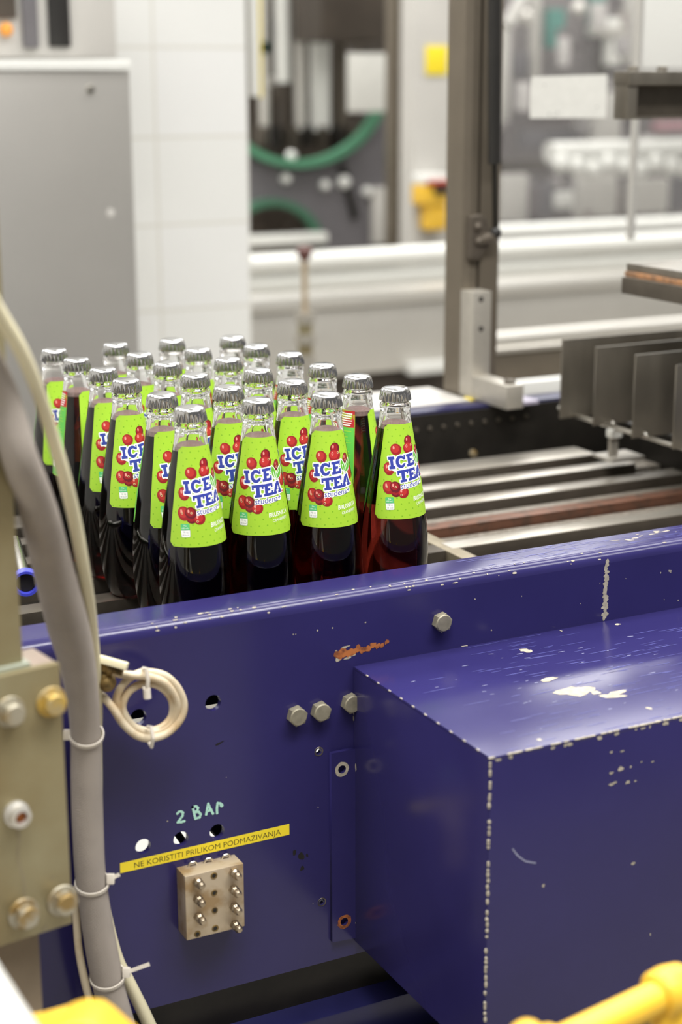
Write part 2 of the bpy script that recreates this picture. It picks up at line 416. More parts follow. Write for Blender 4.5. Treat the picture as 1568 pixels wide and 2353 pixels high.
# yellow printed strip and the marker note
st = MB(); st.prism([(-0.1316, .8258), (0.0412, .8262), (0.0412, .8374), (-0.1314, .8358)], .0002, PF)
st.mi = 1
tb = text_bm('NE KORISTITI PRILIKOM PODMAZIVANJA', 1.0, offset=-.008)
xs = [v.co.x for v in tb.verts]; ys = [v.co.y for v in tb.verts]; x0, x1, y0, y1 = min(xs), max(xs), 0.0, max(ys)
idx = {}
for v in tb.verts:
    u = (v.co.x - x0) / (x1 - x0); w = v.co.y / y1
    idx[v] = st.bm.verts.new(PF @ Vector((-.1178 + .1497 * u, .8280 + .0007 * u + .0053 * w, .00032)))
for f in tb.faces: st._face([idx[v] for v in f.verts])
tb.free()
tag(st.build('warning_strip', [YELLOW_P, INK], frame_t, smooth=0, recalc=False), 'yellow printed warning strip')
mb = MB()
def stroke(pts, w=.0012):
    ps = [PF.inverted() @ at(380 + x / 4.9, 1820 + y / 4.9, Y=YP) for x, y in pts]
    for p, q in zip(ps, ps[1:]):
        d = (q - p); d.z = 0; n = Vector((-d.y, d.x, 0)).normalized() * w
        mb.flat([(v.x, v.y, .0003 + .00001 * random.random()) for v in (p - n, q - n, q + n, p + n)], PF)
    for n_, p in enumerate(ps): mb.flat([(c[0], c[1], .00042 + .00001 * n_) for c in circle(p.x, p.y, w * 1.12, 10)], PF)
stroke([(135, 240), (150, 222), (175, 216), (198, 232), (192, 268), (168, 300), (140, 338), (180, 336), (212, 325)])
stroke([(308, 168), (322, 230), (338, 298)]); stroke([(308, 168), (345, 158), (368, 178), (358, 208), (330, 226)]); stroke([(330, 226), (376, 222), (398, 250), (385, 284), (338, 298)])
stroke([(460, 250), (470, 190), (482, 130), (505, 185), (535, 240)]); stroke([(468, 216), (515, 200)], .0013)
stroke([(582, 235), (580, 180), (588, 122)]); stroke([(588, 122), (618, 126), (632, 146)]); stroke([(630, 144), (634, 150)], .0017)
tag(mb.build('marker_writing', MARKER, frame_t, smooth=0), 'pale green handwriting reading 2 BAr')

inn = thing('inner_shaft_channel', (0, .02, .92), 'dark channel seen through the round holes in the blue side frame', 'machine part')
MB().box((-.5, 0, .921), (.9, .05, .948)).build('channel', DARK, inn)
MB().box((-.5, .0, .948), (-.47, .05, .9545)).build('hanger', DARK, inn); MB().box((.87, .0, .948), (.9, .05, .9545)).build('hanger', DARK, inn)
for nm_, a_, b_, r_ in (('second', (-.058, -.05, .840), (-.024, -.05, .772), .0036), ('third', (-.022, -.05, .850), (.022, -.05, .780), .0125), ('first', (-.078, -.06, .85), (-.062, -.06, .78), .006)):
    tag(MB().tube(spline([(a_[0] - .02, a_[1] + .06, a_[2] + .09), a_, b_, (b_[0] + .03, b_[1] + .04, b_[2] - .10)], 6), r_, 12).build('lubrication_hose', BLACK), 'black lubrication hose behind the ' + nm_ + ' small hole from the left', 'hose', 'hoses behind the side frame')

tag(MB().box((.2, .8, 0), (1.4, 1.49, .16), bevel=.004).build('added_white_tray', WHITE), 'added white tray on the floor, brightening the view through the side frame holes', 'tray')  # white tray added on the floor so the panel holes look bright

# ------------------------------------------------------------------ grease block
blk = thing('grease_nipple_block', (-0.0465, YP, 0.753), 'stained aluminium block with seven grease nipples under the yellow strip', 'grease block')
mb = MB(); mb.box((-0.0765, YP - .022, .753), (-.0170, YP, .819), bevel=.0012)
blk_body = mb.build('block', ALU_T, blk)
for nx, nz in ((-.0645, .8118), (-.0645, .7939), (-.0643, .7755), (-.0276, .8129), (-.0281, .7950), (-.0278, .7767), (-.0277, .7580)):
    s = MB(); F = frame((nx, YP - .022, nz), (0, -1, 0), (1, 0, 0))
    s.prism([(.0050 * math.cos(R(60 * i)), .0050 * math.sin(R(60 * i))) for i in range(6)], .0032, F)
    s.lathe([(.0041, .0032), (.0044, .0048), (.0030, .0066), (.0030, .0078), (.0040, .0092), (.0039, .0112), (.0024, .0134), (0, .0138)], F, 16)
    s.build('grease_nipple', NIPPLE, blk)
for nx, nz, r in ((-.0474, .8135, .0033), (-.0476, .7957, .003), (-.0474, .7775, .003), (-.0474, .7588, .0033), (-.0656, .7575, .0032)):
    s = MB(); s.lathe([(r * .62, .0003), (r, .0005), (r * 1.05, .0001)], frame((nx, YP - .022, nz), (0, -1, 0)), 18); s.mi = 1; s.lathe([(0, .0003), (r * .62, .0003)], frame((nx, YP - .022, nz), (0, -1, 0)), 18); s.build('screw_hole', [BRASS, DARK], blk_body)
mb = MB()
for x0_ in (-.062, -.046, -.028):
    mb.tube(spline([(x0_ - .004, YP - .004, .8185), (x0_ - .002, YP - .005, .8225), (x0_ + .003, YP - .005, .8225), (x0_ + .005, YP - .004, .8185)], 4), .0012, 8)
mb.build('pipe_fitting', STEEL, blk_body)

# ------------------------------------------------------------------ blue cover box
box = thing('blue_cover_box', (0.4, -0.25, 0.694), 'large blue sheet metal cover box with worn corner bolted to the side frame', 'machine cover')
BX, BY, BZ0, BZ1 = 0.1112, -0.3750, 0.6940, 0.9877
def shell(n, lo, hi): return MB().box(lo, hi, bevel=.0018).build(n, BLUE, box)
top_c = shell('top_cover', (BX, BY, BZ1 - .004), (1.05, YP, BZ1))
side_c = shell('side_cover', (BX, BY + .0005, BZ0), (BX + .004, YP, BZ1 - .0022))
front_c = shell('front_cover', (BX + .0005, BY, BZ0), (1.05, BY + .004, BZ1 - .0022))
fl = plate_mesh([(.0852, .7005), (.1135, .6985), (.1135, .9036), (.0852, .9036)], [circle(.0965, .885, .0042), circle(.0986, .7203, .0042)], .0045)
fl.materials.append(BLUE); fl.transform(Matrix(((1, 0, 0, 0), (0, 0, -1, YP - .00225), (0, 1, 0, 0), (0, 0, 0, 1))))
flo = bpy.data.objects.new('mounting_flange', fl); col.objects.link(flo); flo.parent = box; flo.matrix_parent_inverse = Matrix.Translation(-box.location)
for hx, hz, m in ((.0965, .885, CHIP), (.0986, .7203, RUST)):
    mb = MB(); F = on_panel(hx, hz) @ Matrix.Translation((0, 0, .0046)); n = 22
    ri = [F @ Vector((.0042 * math.cos(2 * math.pi * i / n), .0042 * math.sin(2 * math.pi * i / n), .0001)) for i in range(n)]
    ro = [F @ Vector(((.0076 + .0012 * noise.noise(Vector((i * 1.7, hz * 50, 0)))) * math.cos(2 * math.pi * i / n), (.0076 + .0012 * noise.noise(Vector((i * 1.7, hz * 90, 3)))) * math.sin(2 * math.pi * i / n), .0001)) for i in range(n)]
    for i in range(n): mb.flat([ri[i], ri[(i + 1) % n], ro[(i + 1) % n], ro[i]])
    mb.build('bare_hole_rim', m, flo)
mb = MB()
z = BZ1 - .004
while z > BZ0:                                             # beads of bare primer down the front corner
    L = random.uniform(.0015, .006)
    if random.random() < .78:
        c = Vector((BX + .0007, BY + .0007, z))
        mb.lathe([(0, -L * .6), (.0011, -L * .45), (random.uniform(.0011, .0017), 0), (.0011, L * .45), (0, L * .6)], Matrix.Translation(c + Vector((random.uniform(-.0002, .0006), 0, 0))), 8)
    z -= L * 1.15 + random.uniform(0, .002)
merge(front_c, mb, CHIP); mb = MB()
x = BX + .002
while x < .62:
    L = random.uniform(.002, .010)
    if random.random() < .8:
        mb.lathe([(0, -L * .6), (.0007, -L * .4), (random.uniform(.0007, .0012), 0), (.0007, L * .45), (0, L * .6)], frame((x, BY + .0006, BZ1 - .0007), (1, 0, 0)), 8)
    x += L
    if random.random() < .3: mb.blob(frame((x, BY, BZ1 - .0035), (0, -1, 0)), random.uniform(.001, .003), random.uniform(.0008, .002), 0, 9)
for k in range(10):
    t = k / 9; mb.lathe([(0, -.003), (.0006, -.002), (.0008, 0), (.0006, .002), (0, .003)], frame((BX + .0006, BY + .02 + .2 * t, BZ1 - .0007), (0, 1, 0)), 6)
merge(top_c, mb, CHIP); mb = MB()
for zz in (.948, .940, .934): mb.blob(frame((BX, YP - .001, zz), (-1, 0, 0), (0, 1, 0)), .0012, .0024)
mb.blob(frame((BX, YP - .006, .884), (-1, 0, 0), (0, 1, 0)), .0014, .0042); mb.blob(frame((BX, YP - .004, .716), (-1, 0, 0), (0, 1, 0)), .0014, .001)
merge(side_c, mb, CHIP); mb = MB()
FF = frame((0, BY, 0), (0, -1, 0), (1, 0, 0))
for px, py, w, h in ((1405, 1728, 4, 3), (1428, 1766, 8, 7), (1405, 1776, 6, 3), (1450, 1762, 3, 3), (1410, 1800, 14, 4), (1442, 1798, 6, 4), (1460, 1795, 3, 3), (1430, 1726, 7, 2), (1500, 1750, 5, 2), (1455, 1984, 6, 4), (1249, 2035, 4, 4), (1495, 2147, 2, 4), (1475, 1750, 3, 2)):
    p = at(px, py, Y=BY); mb.blob(FF @ Matrix.Translation((p.x, p.z, 0)), w / 2700, h / 2700, .1)
merge(front_c, mb, CHIP); mb = MB()
TB = frame((0, 0, BZ1), (0, 0, 1), (1, 0, 0))
for px, py, w, h, an in ((1310, 1590, 38, 11, -.05), (1345, 1585, 22, 8, 0), (1405, 1600, 34, 4, -.4), (1420, 1592, 26, 4, .1), (1262, 1562, 28, 4, .25), (1492, 1628, 6, 3, .2), (1370, 1592, 14, 5, -.2), (1215, 1497, 12, 3, .2), (1420, 1435, 10, 2, 0), (1290, 1450, 3, 2, 0), (1205, 1494, 14, 3, .1), (1065, 1484, 10, 3, .2), (1240, 1700, 6, 2, .2)):
    p = at(px, py, Z=BZ1); mb.blob(TB @ Matrix.Translation((p.x, p.y, 0)), w / 2750, h / 900, an, lift=.00025)
merge(top_c, mb, CHIP); mb = MB()
ps = [FF.inverted() @ at(x, y, Y=BY) for x, y in ((1178, 1950), (1190, 1966), (1208, 1979), (1232, 1983))]
for p, q in zip(ps, ps[1:]):
    d = q - p; n = Vector((-d.y, d.x, 0)).normalized() * .0007; mb.flat([(v.x, v.y, .0002) for v in (p - n, q - n, q + n, p + n)], FF)
merge(front_c, mb, SCUFF); mb = MB()
for k in range(60):
    mb.blob(TB @ Matrix.Translation((random.uniform(.14, .55), random.uniform(BY + .01, YP - .01), 0)), random.uniform(.0008, .004), random.uniform(.0003, .0008), random.uniform(-.2, .2), 8)
merge(top_c, mb, SCUFF); mb = MB()
for k in range(190):
    c = random.choice(((.22, -.30), (.34, -.28), (.45, -.25), (.30, -.20), (.40, -.33)))
    mb.blob(TB @ Matrix.Translation((min(.60, max(.135, random.gauss(c[0], .05))), min(YP - .006, max(BY + .006, random.gauss(c[1], .05))), 0)), random.uniform(.003, .020), random.uniform(.00018, .0005), random.gauss(0, .03), 9, rough=.2)
merge(top_c, mb, mat('dulled_paint', (84, 86, 146), 0.4, var=0.15, scale=90)); mb = MB()
for k in range(120):
    mb.blob(TF @ Matrix.Translation((random.uniform(.26, .72), random.uniform(-.112, -.080), 0)), random.uniform(.003, .018), random.uniform(.0002, .0005), random.gauss(0, .03), 9, rough=.2)
merge(trail, mb, bpy.data.materials['dulled_paint'])

# ------------------------------------------------------------------ machine base under the frame
base = thing('machine_base_beam', (0.2, -0.02, 0), 'dark blue base beam below the side frame, scratched and oily', 'machine base')
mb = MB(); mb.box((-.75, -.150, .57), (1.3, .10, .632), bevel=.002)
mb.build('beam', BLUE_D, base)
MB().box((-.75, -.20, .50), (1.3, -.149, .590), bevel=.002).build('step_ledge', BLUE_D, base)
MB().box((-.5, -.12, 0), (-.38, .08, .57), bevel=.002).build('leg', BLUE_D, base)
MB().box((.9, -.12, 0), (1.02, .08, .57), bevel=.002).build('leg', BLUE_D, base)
MB().box((-.75, -.118, .632), (1.3, -.100, .70)).build('web_plate', DARK, base)

# ------------------------------------------------------------------ conveyor deck
GUIDE = mat('dark_brown_guide', (64, 57, 49), 0.5, var=0.15, scale=40)
BAR = mat('polished_wear_bar', (196, 190, 180), 0.34, metal=0.85, var=0.05, scale=300)
deck = thing('conveyor_deck', (0.4, 0.25, 0.95), 'conveyor deck of dotted grey belts and steel wear bars behind the blue rail', 'conveyor')
MB().box((.385, -.074, .975), (.898, .132, .988)).build('belt', BELT, deck)
for y0, y1 in ((.170, .222), (.262, .305), (.345, .388), (.428, .470)):
    MB().box((.385, y0 - .012, .975), (.898, y1, .988)).build('belt', BELT, deck)
for y0, y1, m, xe in ((.143, .170, BAR, .898), (.226, .252, RUSTBAR, .898), (.316, .343, BAR, .86), (.398, .424, BAR, .84), (.474, .530, BAR, .825)):
    MB().box((.3832, y0 + .0004, .968), (xe, y1, .9982)).build('guide_rail', RUSTBAR if m is RUSTBAR else GUIDE, deck)
    MB().box((.383, y0, .9983), (xe, y1, 1.0), bevel=.0005).build('wear_bar', m, deck)
    MB().box((-.7, y0 - .004, .972), (.372, y1 - .002, 1.0), bevel=.0012).build('wear_bar', STEEL_D, deck)
MB().box((-.7, -.02, .972), (.372, .03, 1.0), bevel=.001).build('wear_bar', STEEL_D, deck)
MB().box((-.7, .060, .972), (.372, .095, 1.0), bevel=.001).build('wear_bar', STEEL_D, deck)
MB().box((-.7, -.074, .962), (.372, .545, .984)).build('belt', DARK, deck)
MB().box((.3725, -.074, .955), (.3925, .54, .9995), bevel=.001).build('cross_bar', mat('worn_steel_bar', (142, 132, 112), 0.45, metal=0.5, var=0.15, scale=50), deck)
far = thing('far_conveyor_rail', (0.4, 0.60, 0.9), 'far blue rail of the conveyor with dark oily inner wall and bolt row', 'machine frame')
MB().box((-.75, .600, .90), (1.6, .606, 1.056)).build('inner_wall', DARK, far)
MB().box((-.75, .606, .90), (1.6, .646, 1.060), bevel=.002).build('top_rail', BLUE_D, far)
for k in range(9):
    p = at(956 + 31.5 * k, 988 - 4 * k, Y=.600)
    MB().hexbolt((p.x, .600, p.z), (0, -1, 0), .0035, .003).build('hex_bolt', STEEL_D, far)
for px, py in ((1085, 1041),):
    p = at(px, py, Y=.600); MB().hexbolt((p.x, .600, p.z), (0, -1, 0), .006, .006).build('brass_plug', GALV2, far)
tab = thing('white_side_table', (.5, .8, 1.06), 'white table plate with yellow end lying behind the far blue rail', 'table plate')
MB().box((.22, .648, 1.045), (.715, .775, 1.0605), bevel=.002).build('plate', GREY, tab)
MB().box((.715, .650, 1.046), (.745, .670, 1.0610), bevel=.001).build('yellow_end', YELLOW_P, tab)

# ------------------------------------------------------------------ bottles
PROF = [(.0225, 0), (.0252, .003), (.0276, .008), (.0300, .015), (.0330, .030), (.0345, .045), (.0350, .058), (.0348, .072), (.0342, .083), (.0327, .098), (.0314, .108), (.0288, .127), (.0263, .142), (.0250, .150), (.0229, .162), (.0207, .174), (.0196, .180), (.0176, .192), (.0167, .198), (.0157, .205), (.0152, .2105)]
def prad(z):
    for (r0, z0), (r1, z1) in zip(PROF, PROF[1:]):
        if z <= z1: return r0 + (r1 - r0) * (z - z0) / (z1 - z0)
    return PROF[-1][0]
GLASS = glassy('clear_bottle_glass', (1, 1, 1), 1.48)
DRINK = glassy('dark_red_drink', (0.13, 0.014, 0.010), 0.90)
CAPM = mat('bright_crown_cap', (192, 192, 192), 0.19, metal=1.0, var=0.03, scale=60)
LEVEL = .1915
bottle_root = thing('tea_bottle', (0, 0, 1.0), 'x', 'bottle', 'sealed bottles of red ice tea')
bottle_root.location = (0, 0, 0)
# glass: outer skin, rings at the finish, inner neck down to the drink
outer = [(0, .002), (.012, .001), (.0205, 0)] + PROF + [(.0158, .2120), (.0160, .2140), (.0157, .2158), (.0148, .2172), (.0138, .2182), (.0132, .2200), (.0130, .2290), (.0100, .2300)]
T = .0016
inner = [(.0098, .2290), (.0118, .2110), (.0124, .2050), (prad(.198) - T - .001, .198), (prad(LEVEL) - T, LEVEL)]
below = [(prad(z) - T, z) for z in (.180, .162, .142, .120, .098, .083, .058, .045, .030, .015)] + [(.0225, .006), (.012, .005), (0, .0055)]
mb = MB(); mb.lathe(outer + inner, n=64)
mb.build('glass_body', GLASS, bottle_root, recalc=False)
mb = MB(); mb.lathe(list(reversed([(0, LEVEL - .0005), (prad(LEVEL) - T - .0015, LEVEL - .0005), (prad(LEVEL) - T - .00005, LEVEL + .0001)] + below)), n=64)
mb.build('drink', DRINK, bottle_root, recalc=True)
mb = MB()
ri = prad(LEVEL) - T
mb.lathe([(0, LEVEL - .0002), (ri * .86, LEVEL - .0002), (ri * .86, LEVEL + .0045), (ri * .70, LEVEL + .0072), (ri * .35, LEVEL + .0084), (0, LEVEL + .0086)], n=40)
mb.build('foam', mat('pinkish_foam', (160, 132, 127), 0.8, var=0.15, scale=420, bump=0.4), bottle_root)
mb = MB()
def flute(k, a):
    amp = (0, 0, 0, 0, 0, .0004, .0010, .0014, .0014, .0013, 0)[k]
    return amp * (2.0 * (0.5 + 0.5 * math.cos(21 * a)) ** 1.4 - 1.0)
mb.lathe([(0, .2335), (.0105, .2332), (.0132, .2322), (.0145, .2304), (.0149, .2290), (.0151, .2270), (.0151, .2240), (.0151, .2208), (.0150, .2199), (.0144, .2200), (.0134, .2290)], n=168, rmod=flute)
mb.build('crown_cap', CAPM, bottle_root, smooth=50)

# printed labels: flat artwork (millimetres) laid round the cone
ART = dict(lime=(160, 203, 52), dot=(126, 178, 34), white=(244, 244, 240), blue=(52, 64, 158), berry=(150, 26, 34), berry_d=(104, 18, 34), berry_l=(180, 46, 44), shine=(226, 150, 140), leaf=(96, 176, 50), mint=(84, 190, 120), red=(214, 58, 36), grey=(150, 156, 160), crimson=(176, 32, 42), green=(92, 184, 74), cream=(232, 200, 150))
AM = [two_sided('label_paper', ART['lime'], (178, 152, 150))] + [mat('print_' + k, v, 0.42) for k, v in ART.items() if k != 'lime']
AI = {k: i for i, k in enumerate(['lime'] + [k for k in ART if k != 'lime'])}
Z0, Z1 = 102.5, 197.5
class Label:
    def __init__(s, half): s.bm = bmesh.new(); s.half = half
    def _add(s, tris, mi, lift, flip=False):
        for vs in tris:
            f = s.bm.faces.new(vs); f.material_index = mi
    def poly_bm(s, b2, color, lift, warp=None):
        for _ in range(6):
            es = [e for e in b2.edges if e.calc_length() > 2.6]
            if not es: break
            bmesh.ops.subdivide_edges(b2, edges=es, cuts=1)
            ng = [f for f in b2.faces if len(f.verts) > 3]
            if ng: bmesh.ops.triangulate(b2, faces=ng)
        mp = {}
        for v in b2.verts:
            x, y = v.co.x, v.co.y
            mp[v] = s.bm.verts.new(s.pos(x, y, lift))
        for f in b2.faces:
            try: g = s.bm.faces.new([mp[v] for v in f.verts]); g.material_index = AI[color]
            except ValueError: pass
        b2.free()
    def pos(s, x, y, lift):
        z = y / 1000; r = prad(z); a = (x / 1000) / r; r += .00012 + lift
        return Vector((r * math.sin(a), -r * math.cos(a), z))
    def poly(s, pts, color, lift):
        b = bmesh.new(); f = b.faces.new([b.verts.new((p[0], p[1], 0)) for p in pts])
        if f.normal.z == 0: f.normal_update()
        if f.normal.z < 0: f.normal_flip()
        bmesh.ops.triangulate(b, faces=[f]); s.poly_bm(b, color, lift)
    def disc(s, x, y, rx, ry, color, lift, n=22, ang=0):
        c, d = math.cos(ang), math.sin(ang)
        s.poly([(x + rx * math.cos(t) * c - ry * math.sin(t) * d, y + rx * math.cos(t) * d + ry * math.sin(t) * c) for t in [2 * math.pi * i / n for i in range(n)]], color, lift)
    def line(s, pts, w, color, lift, close=False):
        ps = [Vector((p[0], p[1])) for p in pts]
        for p, q in list(zip(ps, ps[1:])) + ([(ps[-1], ps[0])] if close else []):
            d = q - p
            if d.length < 1e-6: continue
            n = Vector((-d.y, d.x)).normalized() * w
            s.poly([p - n, q - n, q + n, p + n], color, lift)
        for p in ps: s.disc(p.x, p.y, w, w, color, lift, 10)
    def text(s, body, x0, y0, x1, y1, cap, color, lift, offset=0.0):
        b = text_bm(body, 1.0, offset=offset)
        if offset: r = text_bm(body, 1.0)
        else: r = b
        xa, xb = min(v.co.x for v in r.verts), max(v.co.x for v in r.verts)
        k = (x1 - x0) / (xb - xa); ky = cap / 0.73
        for v in b.verts:
            u = (v.co.x - xa) * k
            v.co = (x0 + u, y0 + (y1 - y0) * u / (x1 - x0) + v.co.y * ky, 0)
        if r is not b: r.free()
        ng = [f for f in b.faces if len(f.verts) > 3]
        if ng: bmesh.ops.triangulate(b, faces=ng)
        s.poly_bm(b, color, lift)
    def sheet(s, color):
        n, m, cr = 44, 24, 4.0
        rows = []
        for j in range(m + 1):
            z = Z0 + (Z1 - Z0) * (j / m); d = min(z - Z0, Z1 - z); ins = cr - math.sqrt(max(0, cr * cr - (cr - d) ** 2)) if d < cr else 0
            w = s.half * prad(z / 1000) * 1000 - ins
            rows.append([s.bm.verts.new(s.pos(-w + 2 * w * i / n, z, 0)) for i in range(n + 1)])
        for p, q in zip(rows, rows[1:]):
            for i in range(n): s.bm.faces.new((p[i], p[i + 1], q[i + 1], q[i])).material_index = AI[color]
    def build(s, name, rot=0):
        if rot:
            for v in s.bm.verts: v.co = Matrix.Rotation(rot, 3, 'Z') @ v.co
        me = bpy.data.meshes.new(name); 
        for f in s.bm.faces: f.smooth = True
        s.bm.to_mesh(me); s.bm.free()
        for m in AM: me.materials.append(m)
        o = bpy.data.objects.new(name, me); col.objects.link(o); o.parent = bottle_root
        return o
L = Label(R(68)); L.sheet('lime')
def mmw(z): return R(66) * prad(z / 1000) * 1000
row = 0; zz = 106.0
while zz < 195:
    for k in range(-8, 9):
        x = k * 8.2 + (4.1 if row % 2 else 0)
        if abs(x) < mmw(zz) - 1.5: L.disc(x, zz + .06 * x, .8, .8, 'dot', .00004, 10)
    zz += 6.2; row += 1
def berry(x, y, rx, ry, lift, dark=False, eye=None):
    L.disc(x, y, rx, ry, 'berry_d' if dark else 'berry', lift)
    L.disc(x - .12 * rx, y + .14 * ry, rx * .72, ry * .70, 'berry' if dark else 'berry_l', lift + .00002)
    L.disc(x - .38 * rx, y + .30 * ry, rx * .17, ry * .30, 'shine', lift + .00004, 12)
    if eye:
        L.disc(x + eye[0], y + eye[1], 1.1, 1.1, 'cream', lift + .00005, 10); L.disc(x + eye[0], y + eye[1], .65, .65, 'berry_d', lift + .00006, 8)
berry(-13.0, 129.6, 5.0, 4.6, .00008, True)
berry(-20.0, 134.5, 6.3, 6.8, .00012, eye=(-1.8, .4)); berry(-5.4, 129.4, 5.8, 5.6, .00018, eye=(-2.2, -2.4)); berry(-13.2, 135.2, 5.6, 5.6, .00024, True, eye=(.4, 0))
berry(-18.4, 153.3, 5.6, 6.4, .00012); berry(-9.6, 172.6, 5.6, 5.8, .00012); berry(4.6, 180.4, 5.0, 5.6, .00010, True); berry(4.2, 173.6, 6.2, 6.0, .00018, eye=(3.4, 2.4))
berry(17.0, 169.5, 3.8, 5.2, .00012, True, eye=(0, -2)); berry(24.4, 154.5, 4.4, 6.6, .00010)
# slab lettering, unit cells
def slabI(): return [[(0, 0), (1, 0), (1, .24), (.74, .24), (.74, .76), (1, .76), (1, 1), (0, 1), (0, .76), (.26, .76), (.26, .24), (0, .24)]]
def slabT(): return [[(.2, 0), (.8, 0), (.8, .2), (.66, .2), (.66, .78), (.84, .78), (.84, .62), (1, .62), (1, 1), (0, 1), (0, .62), (.16, .62), (.16, .78), (.34, .78), (.34, .2), (.2, .2)]]
def slabE(): return [[(0, 0), (1, 0), (1, .38), (.82, .38), (.82, .22), (.44, .22), (.44, .4), (.7, .4), (.7, .6), (.44, .6), (.44, .78), (.8, .78), (.8, .64), (.97, .64), (.97, 1), (0, 1), (0, .8), (.13, .8), (.13, .2), (0, .2)]]
def slabC():
    o = [(.5 + .5 * math.cos(R(a)), .5 + .5 * math.sin(R(a))) for a in range(42, 319, 12)]; i = [(.54 + .24 * math.cos(R(a)), .5 + .27 * math.sin(R(a))) for a in range(310, 49, -13)]
    return [o + [(.97, .33), (.80, .36)] + i + [(.82, .64), (.98, .64), (.98, 1), (.84, 1)]]
def slabA(): return [[(0, 0), (.42, 0), (.42, .2), (.36, .2), (.40, .34), (.62, .34), (.66, .2), (.58, .2), (.58, 0), (1, 0), (1, .2), (.91, .2), (.68, 1), (.34, 1), (.10, .2), (0, .2)]]
def letter(g, x, y, w, h):
    for ps in g:
        q = [(x + p[0] * w, y + .11 * (p[0] * w) + p[1] * h + 0) for p in ps]
        q = [(a_ - .05 * (b_ - y), b_) for a_, b_ in q]
        L.line(q, 1.25, 'white', .00030, True); L.poly(q, 'white', .00030); L.poly(q, 'blue', .00036)
letter(slabI(), -17.6, 152.8, 6.2, 12.2); letter(slabC(), -10.6, 153.4, 10.4, 12.6); letter(slabE(), 0.8, 154.8, 9.6, 12.4)
letter(slabT(), -9.6, 139.2, 11.4, 12.2); letter(slabE(), 1.6, 140.6, 9.8, 11.8); letter(slabA(), 11.0, 141.6, 11.2, 11.6)
L.poly([(16.2, 146.6), (18.0, 146.8), (17.1, 150.4)], 'white', .00040)
L.poly([(-16, 152), (20, 154.5), (20, 152), (-8, 149)], 'white', .00028)
L.disc(23.6, 143.4, 1.7, 1.7, 'white', .00030); L.disc(23.6, 143.4, 1.05, 1.05, 'red', .00036)
lf1 = [(13.4, 156.6), (10.6, 160.5), (9.8, 165.0), (10.6, 169.4), (13.6, 166.0), (15.2, 162.0), (14.8, 158.6)]
lf2 = [(14.2, 156.2), (15.8, 161.6), (19.0, 165.6), (22.6, 168.4), (23.4, 164.0), (22.2, 159.6), (18.8, 156.8)]
for lf in (lf1, lf2):
    L.line(lf, .75, 'white', .00040, True); L.poly(lf, 'leaf', .00046)
L.line([(13.6, 155.4), (13.2, 159), (12.0, 164)], .32, 'white', .00050); L.line([(14.0, 154.6), (16.6, 160), (20.6, 165)], .32, 'white', .00050)
L.line([(14.0, 152.8), (14.0, 156.6)], .8, 'white', .00040)
L.text('studena+', -7.4, 133.0, 20.4, 135.6, 6.0, 'white', .00030, offset=.085); L.text('studena+', -7.4, 133.0, 20.4, 135.6, 6.0, 'blue', .00036)
L.line([(-6.5, 135), (19.5, 137.2)], 1.7, 'white', .00029)
L.text('BRUSNICA', 6.0, 119.8, 28.4, 121.6, 4.5, 'white', .00012, offset=.012); L.text('CRANBERRY', 9.8, 114.8, 28.0, 116.4, 3.0, 'white', .00012)
L.poly([(-24.4, 118.6), (-15.6, 119.2), (-15.6, 124.2), (-16.4, 125.0), (-23.6, 124.6), (-24.4, 123.8)], 'mint', .00012)
L.line([(-23.6, 112.4), (-16.4, 112.8), (-16.0, 118.4), (-23.8, 118.0)], .7, 'grey', .00010, True)
L.poly([(-24.0, 112.6), (-23.2, 111.9), (-16.6, 112.3), (-15.8, 113.2), (-15.6, 118.8), (-24.4, 118.3)], 'white', .00014)
L.text('Na', -21.2, 122.3, -18.4, 122.4, 1.7, 'white', .00018); L.text('100 mL', -23.4, 119.7, -16.6, 120.2, 1.6, 'white', .00018)
L.text('78 kJ', -22.6, 115.9, -17.4, 116.2, 1.7, 'grey', .00018); L.text('18 kcal', -23.2, 113.2, -16.8, 113.6, 1.6, 'grey', .00018)
L.build('front_label')
K = Label(R(66)); K.sheet('lime')
def kw(z): return R(65) * prad(z / 1000) * 1000
for z_a, z_b, c in ((180, 197, 'crimson'), (103.2, 180, 'green')):
    n = 6
    K.poly([(-kw(z_a + (z_b - z_a) * i / n), z_a + (z_b - z_a) * i / n) for i in range(n + 1)] + [(kw(z_a + (z_b - z_a) * i / n), z_a + (z_b - z_a) * i / n) for i in range(n, -1, -1)], c, .00003)
for k in range(6):
    z = 194 - k * 2.4; w = kw(z) - 3 - (k % 3)
    K.line([(-w, z), (w, z)], .5, 'white', .00007)
for k in range(18):
    z = 176 - k * 3.0; w = kw(z) - 3.5 - 2.0 * (k * 7 % 4)
    K.line([(-kw(z) + 5, z), (w, z)], .32, 'lime', .00007)
K.poly([(8, 112), (22, 112), (22, 119), (8, 119)], 'white', .00008)
K.build('back_label', math.pi)

SPOTS = [(-0.0051, -0.0135, 24), (0.0689, -0.0063, 7), (0.1415, -0.0114, 11), (0.2179, -0.0147, 29),
 (-0.0043, 0.0635, 39), (0.0695, 0.0677, 14), (0.1418, 0.0682, 23), (0.2162, 0.0642, 105),
 (-0.0083, 0.1555, 24), (0.0672, 0.1512, 25), (0.1383, 0.1466, 18), (0.2134, 0.1420, 75),
 (-0.0074, 0.2313, 30), (0.0674, 0.2329, 25), (0.1379, 0.2279, 30), (0.2147, 0.2276, 60),
 (-0.0126, 0.3068, 72), (0.0621, 0.3073, 22), (0.1336, 0.3052, 20), (0.2037, 0.2973, 22),
 (-0.0154, 0.3804, 32), (0.0620, 0.3870, 28), (0.1325, 0.3857, 35), (0.2051, 0.3705, 15)]
ROWS = ['front row by the rail', 'second row from rail', 'third row from rail', 'fourth row from rail', 'fifth row from rail', 'rearmost row']
COLS = ['leftmost', 'second from left', 'third from left', 'rightmost']
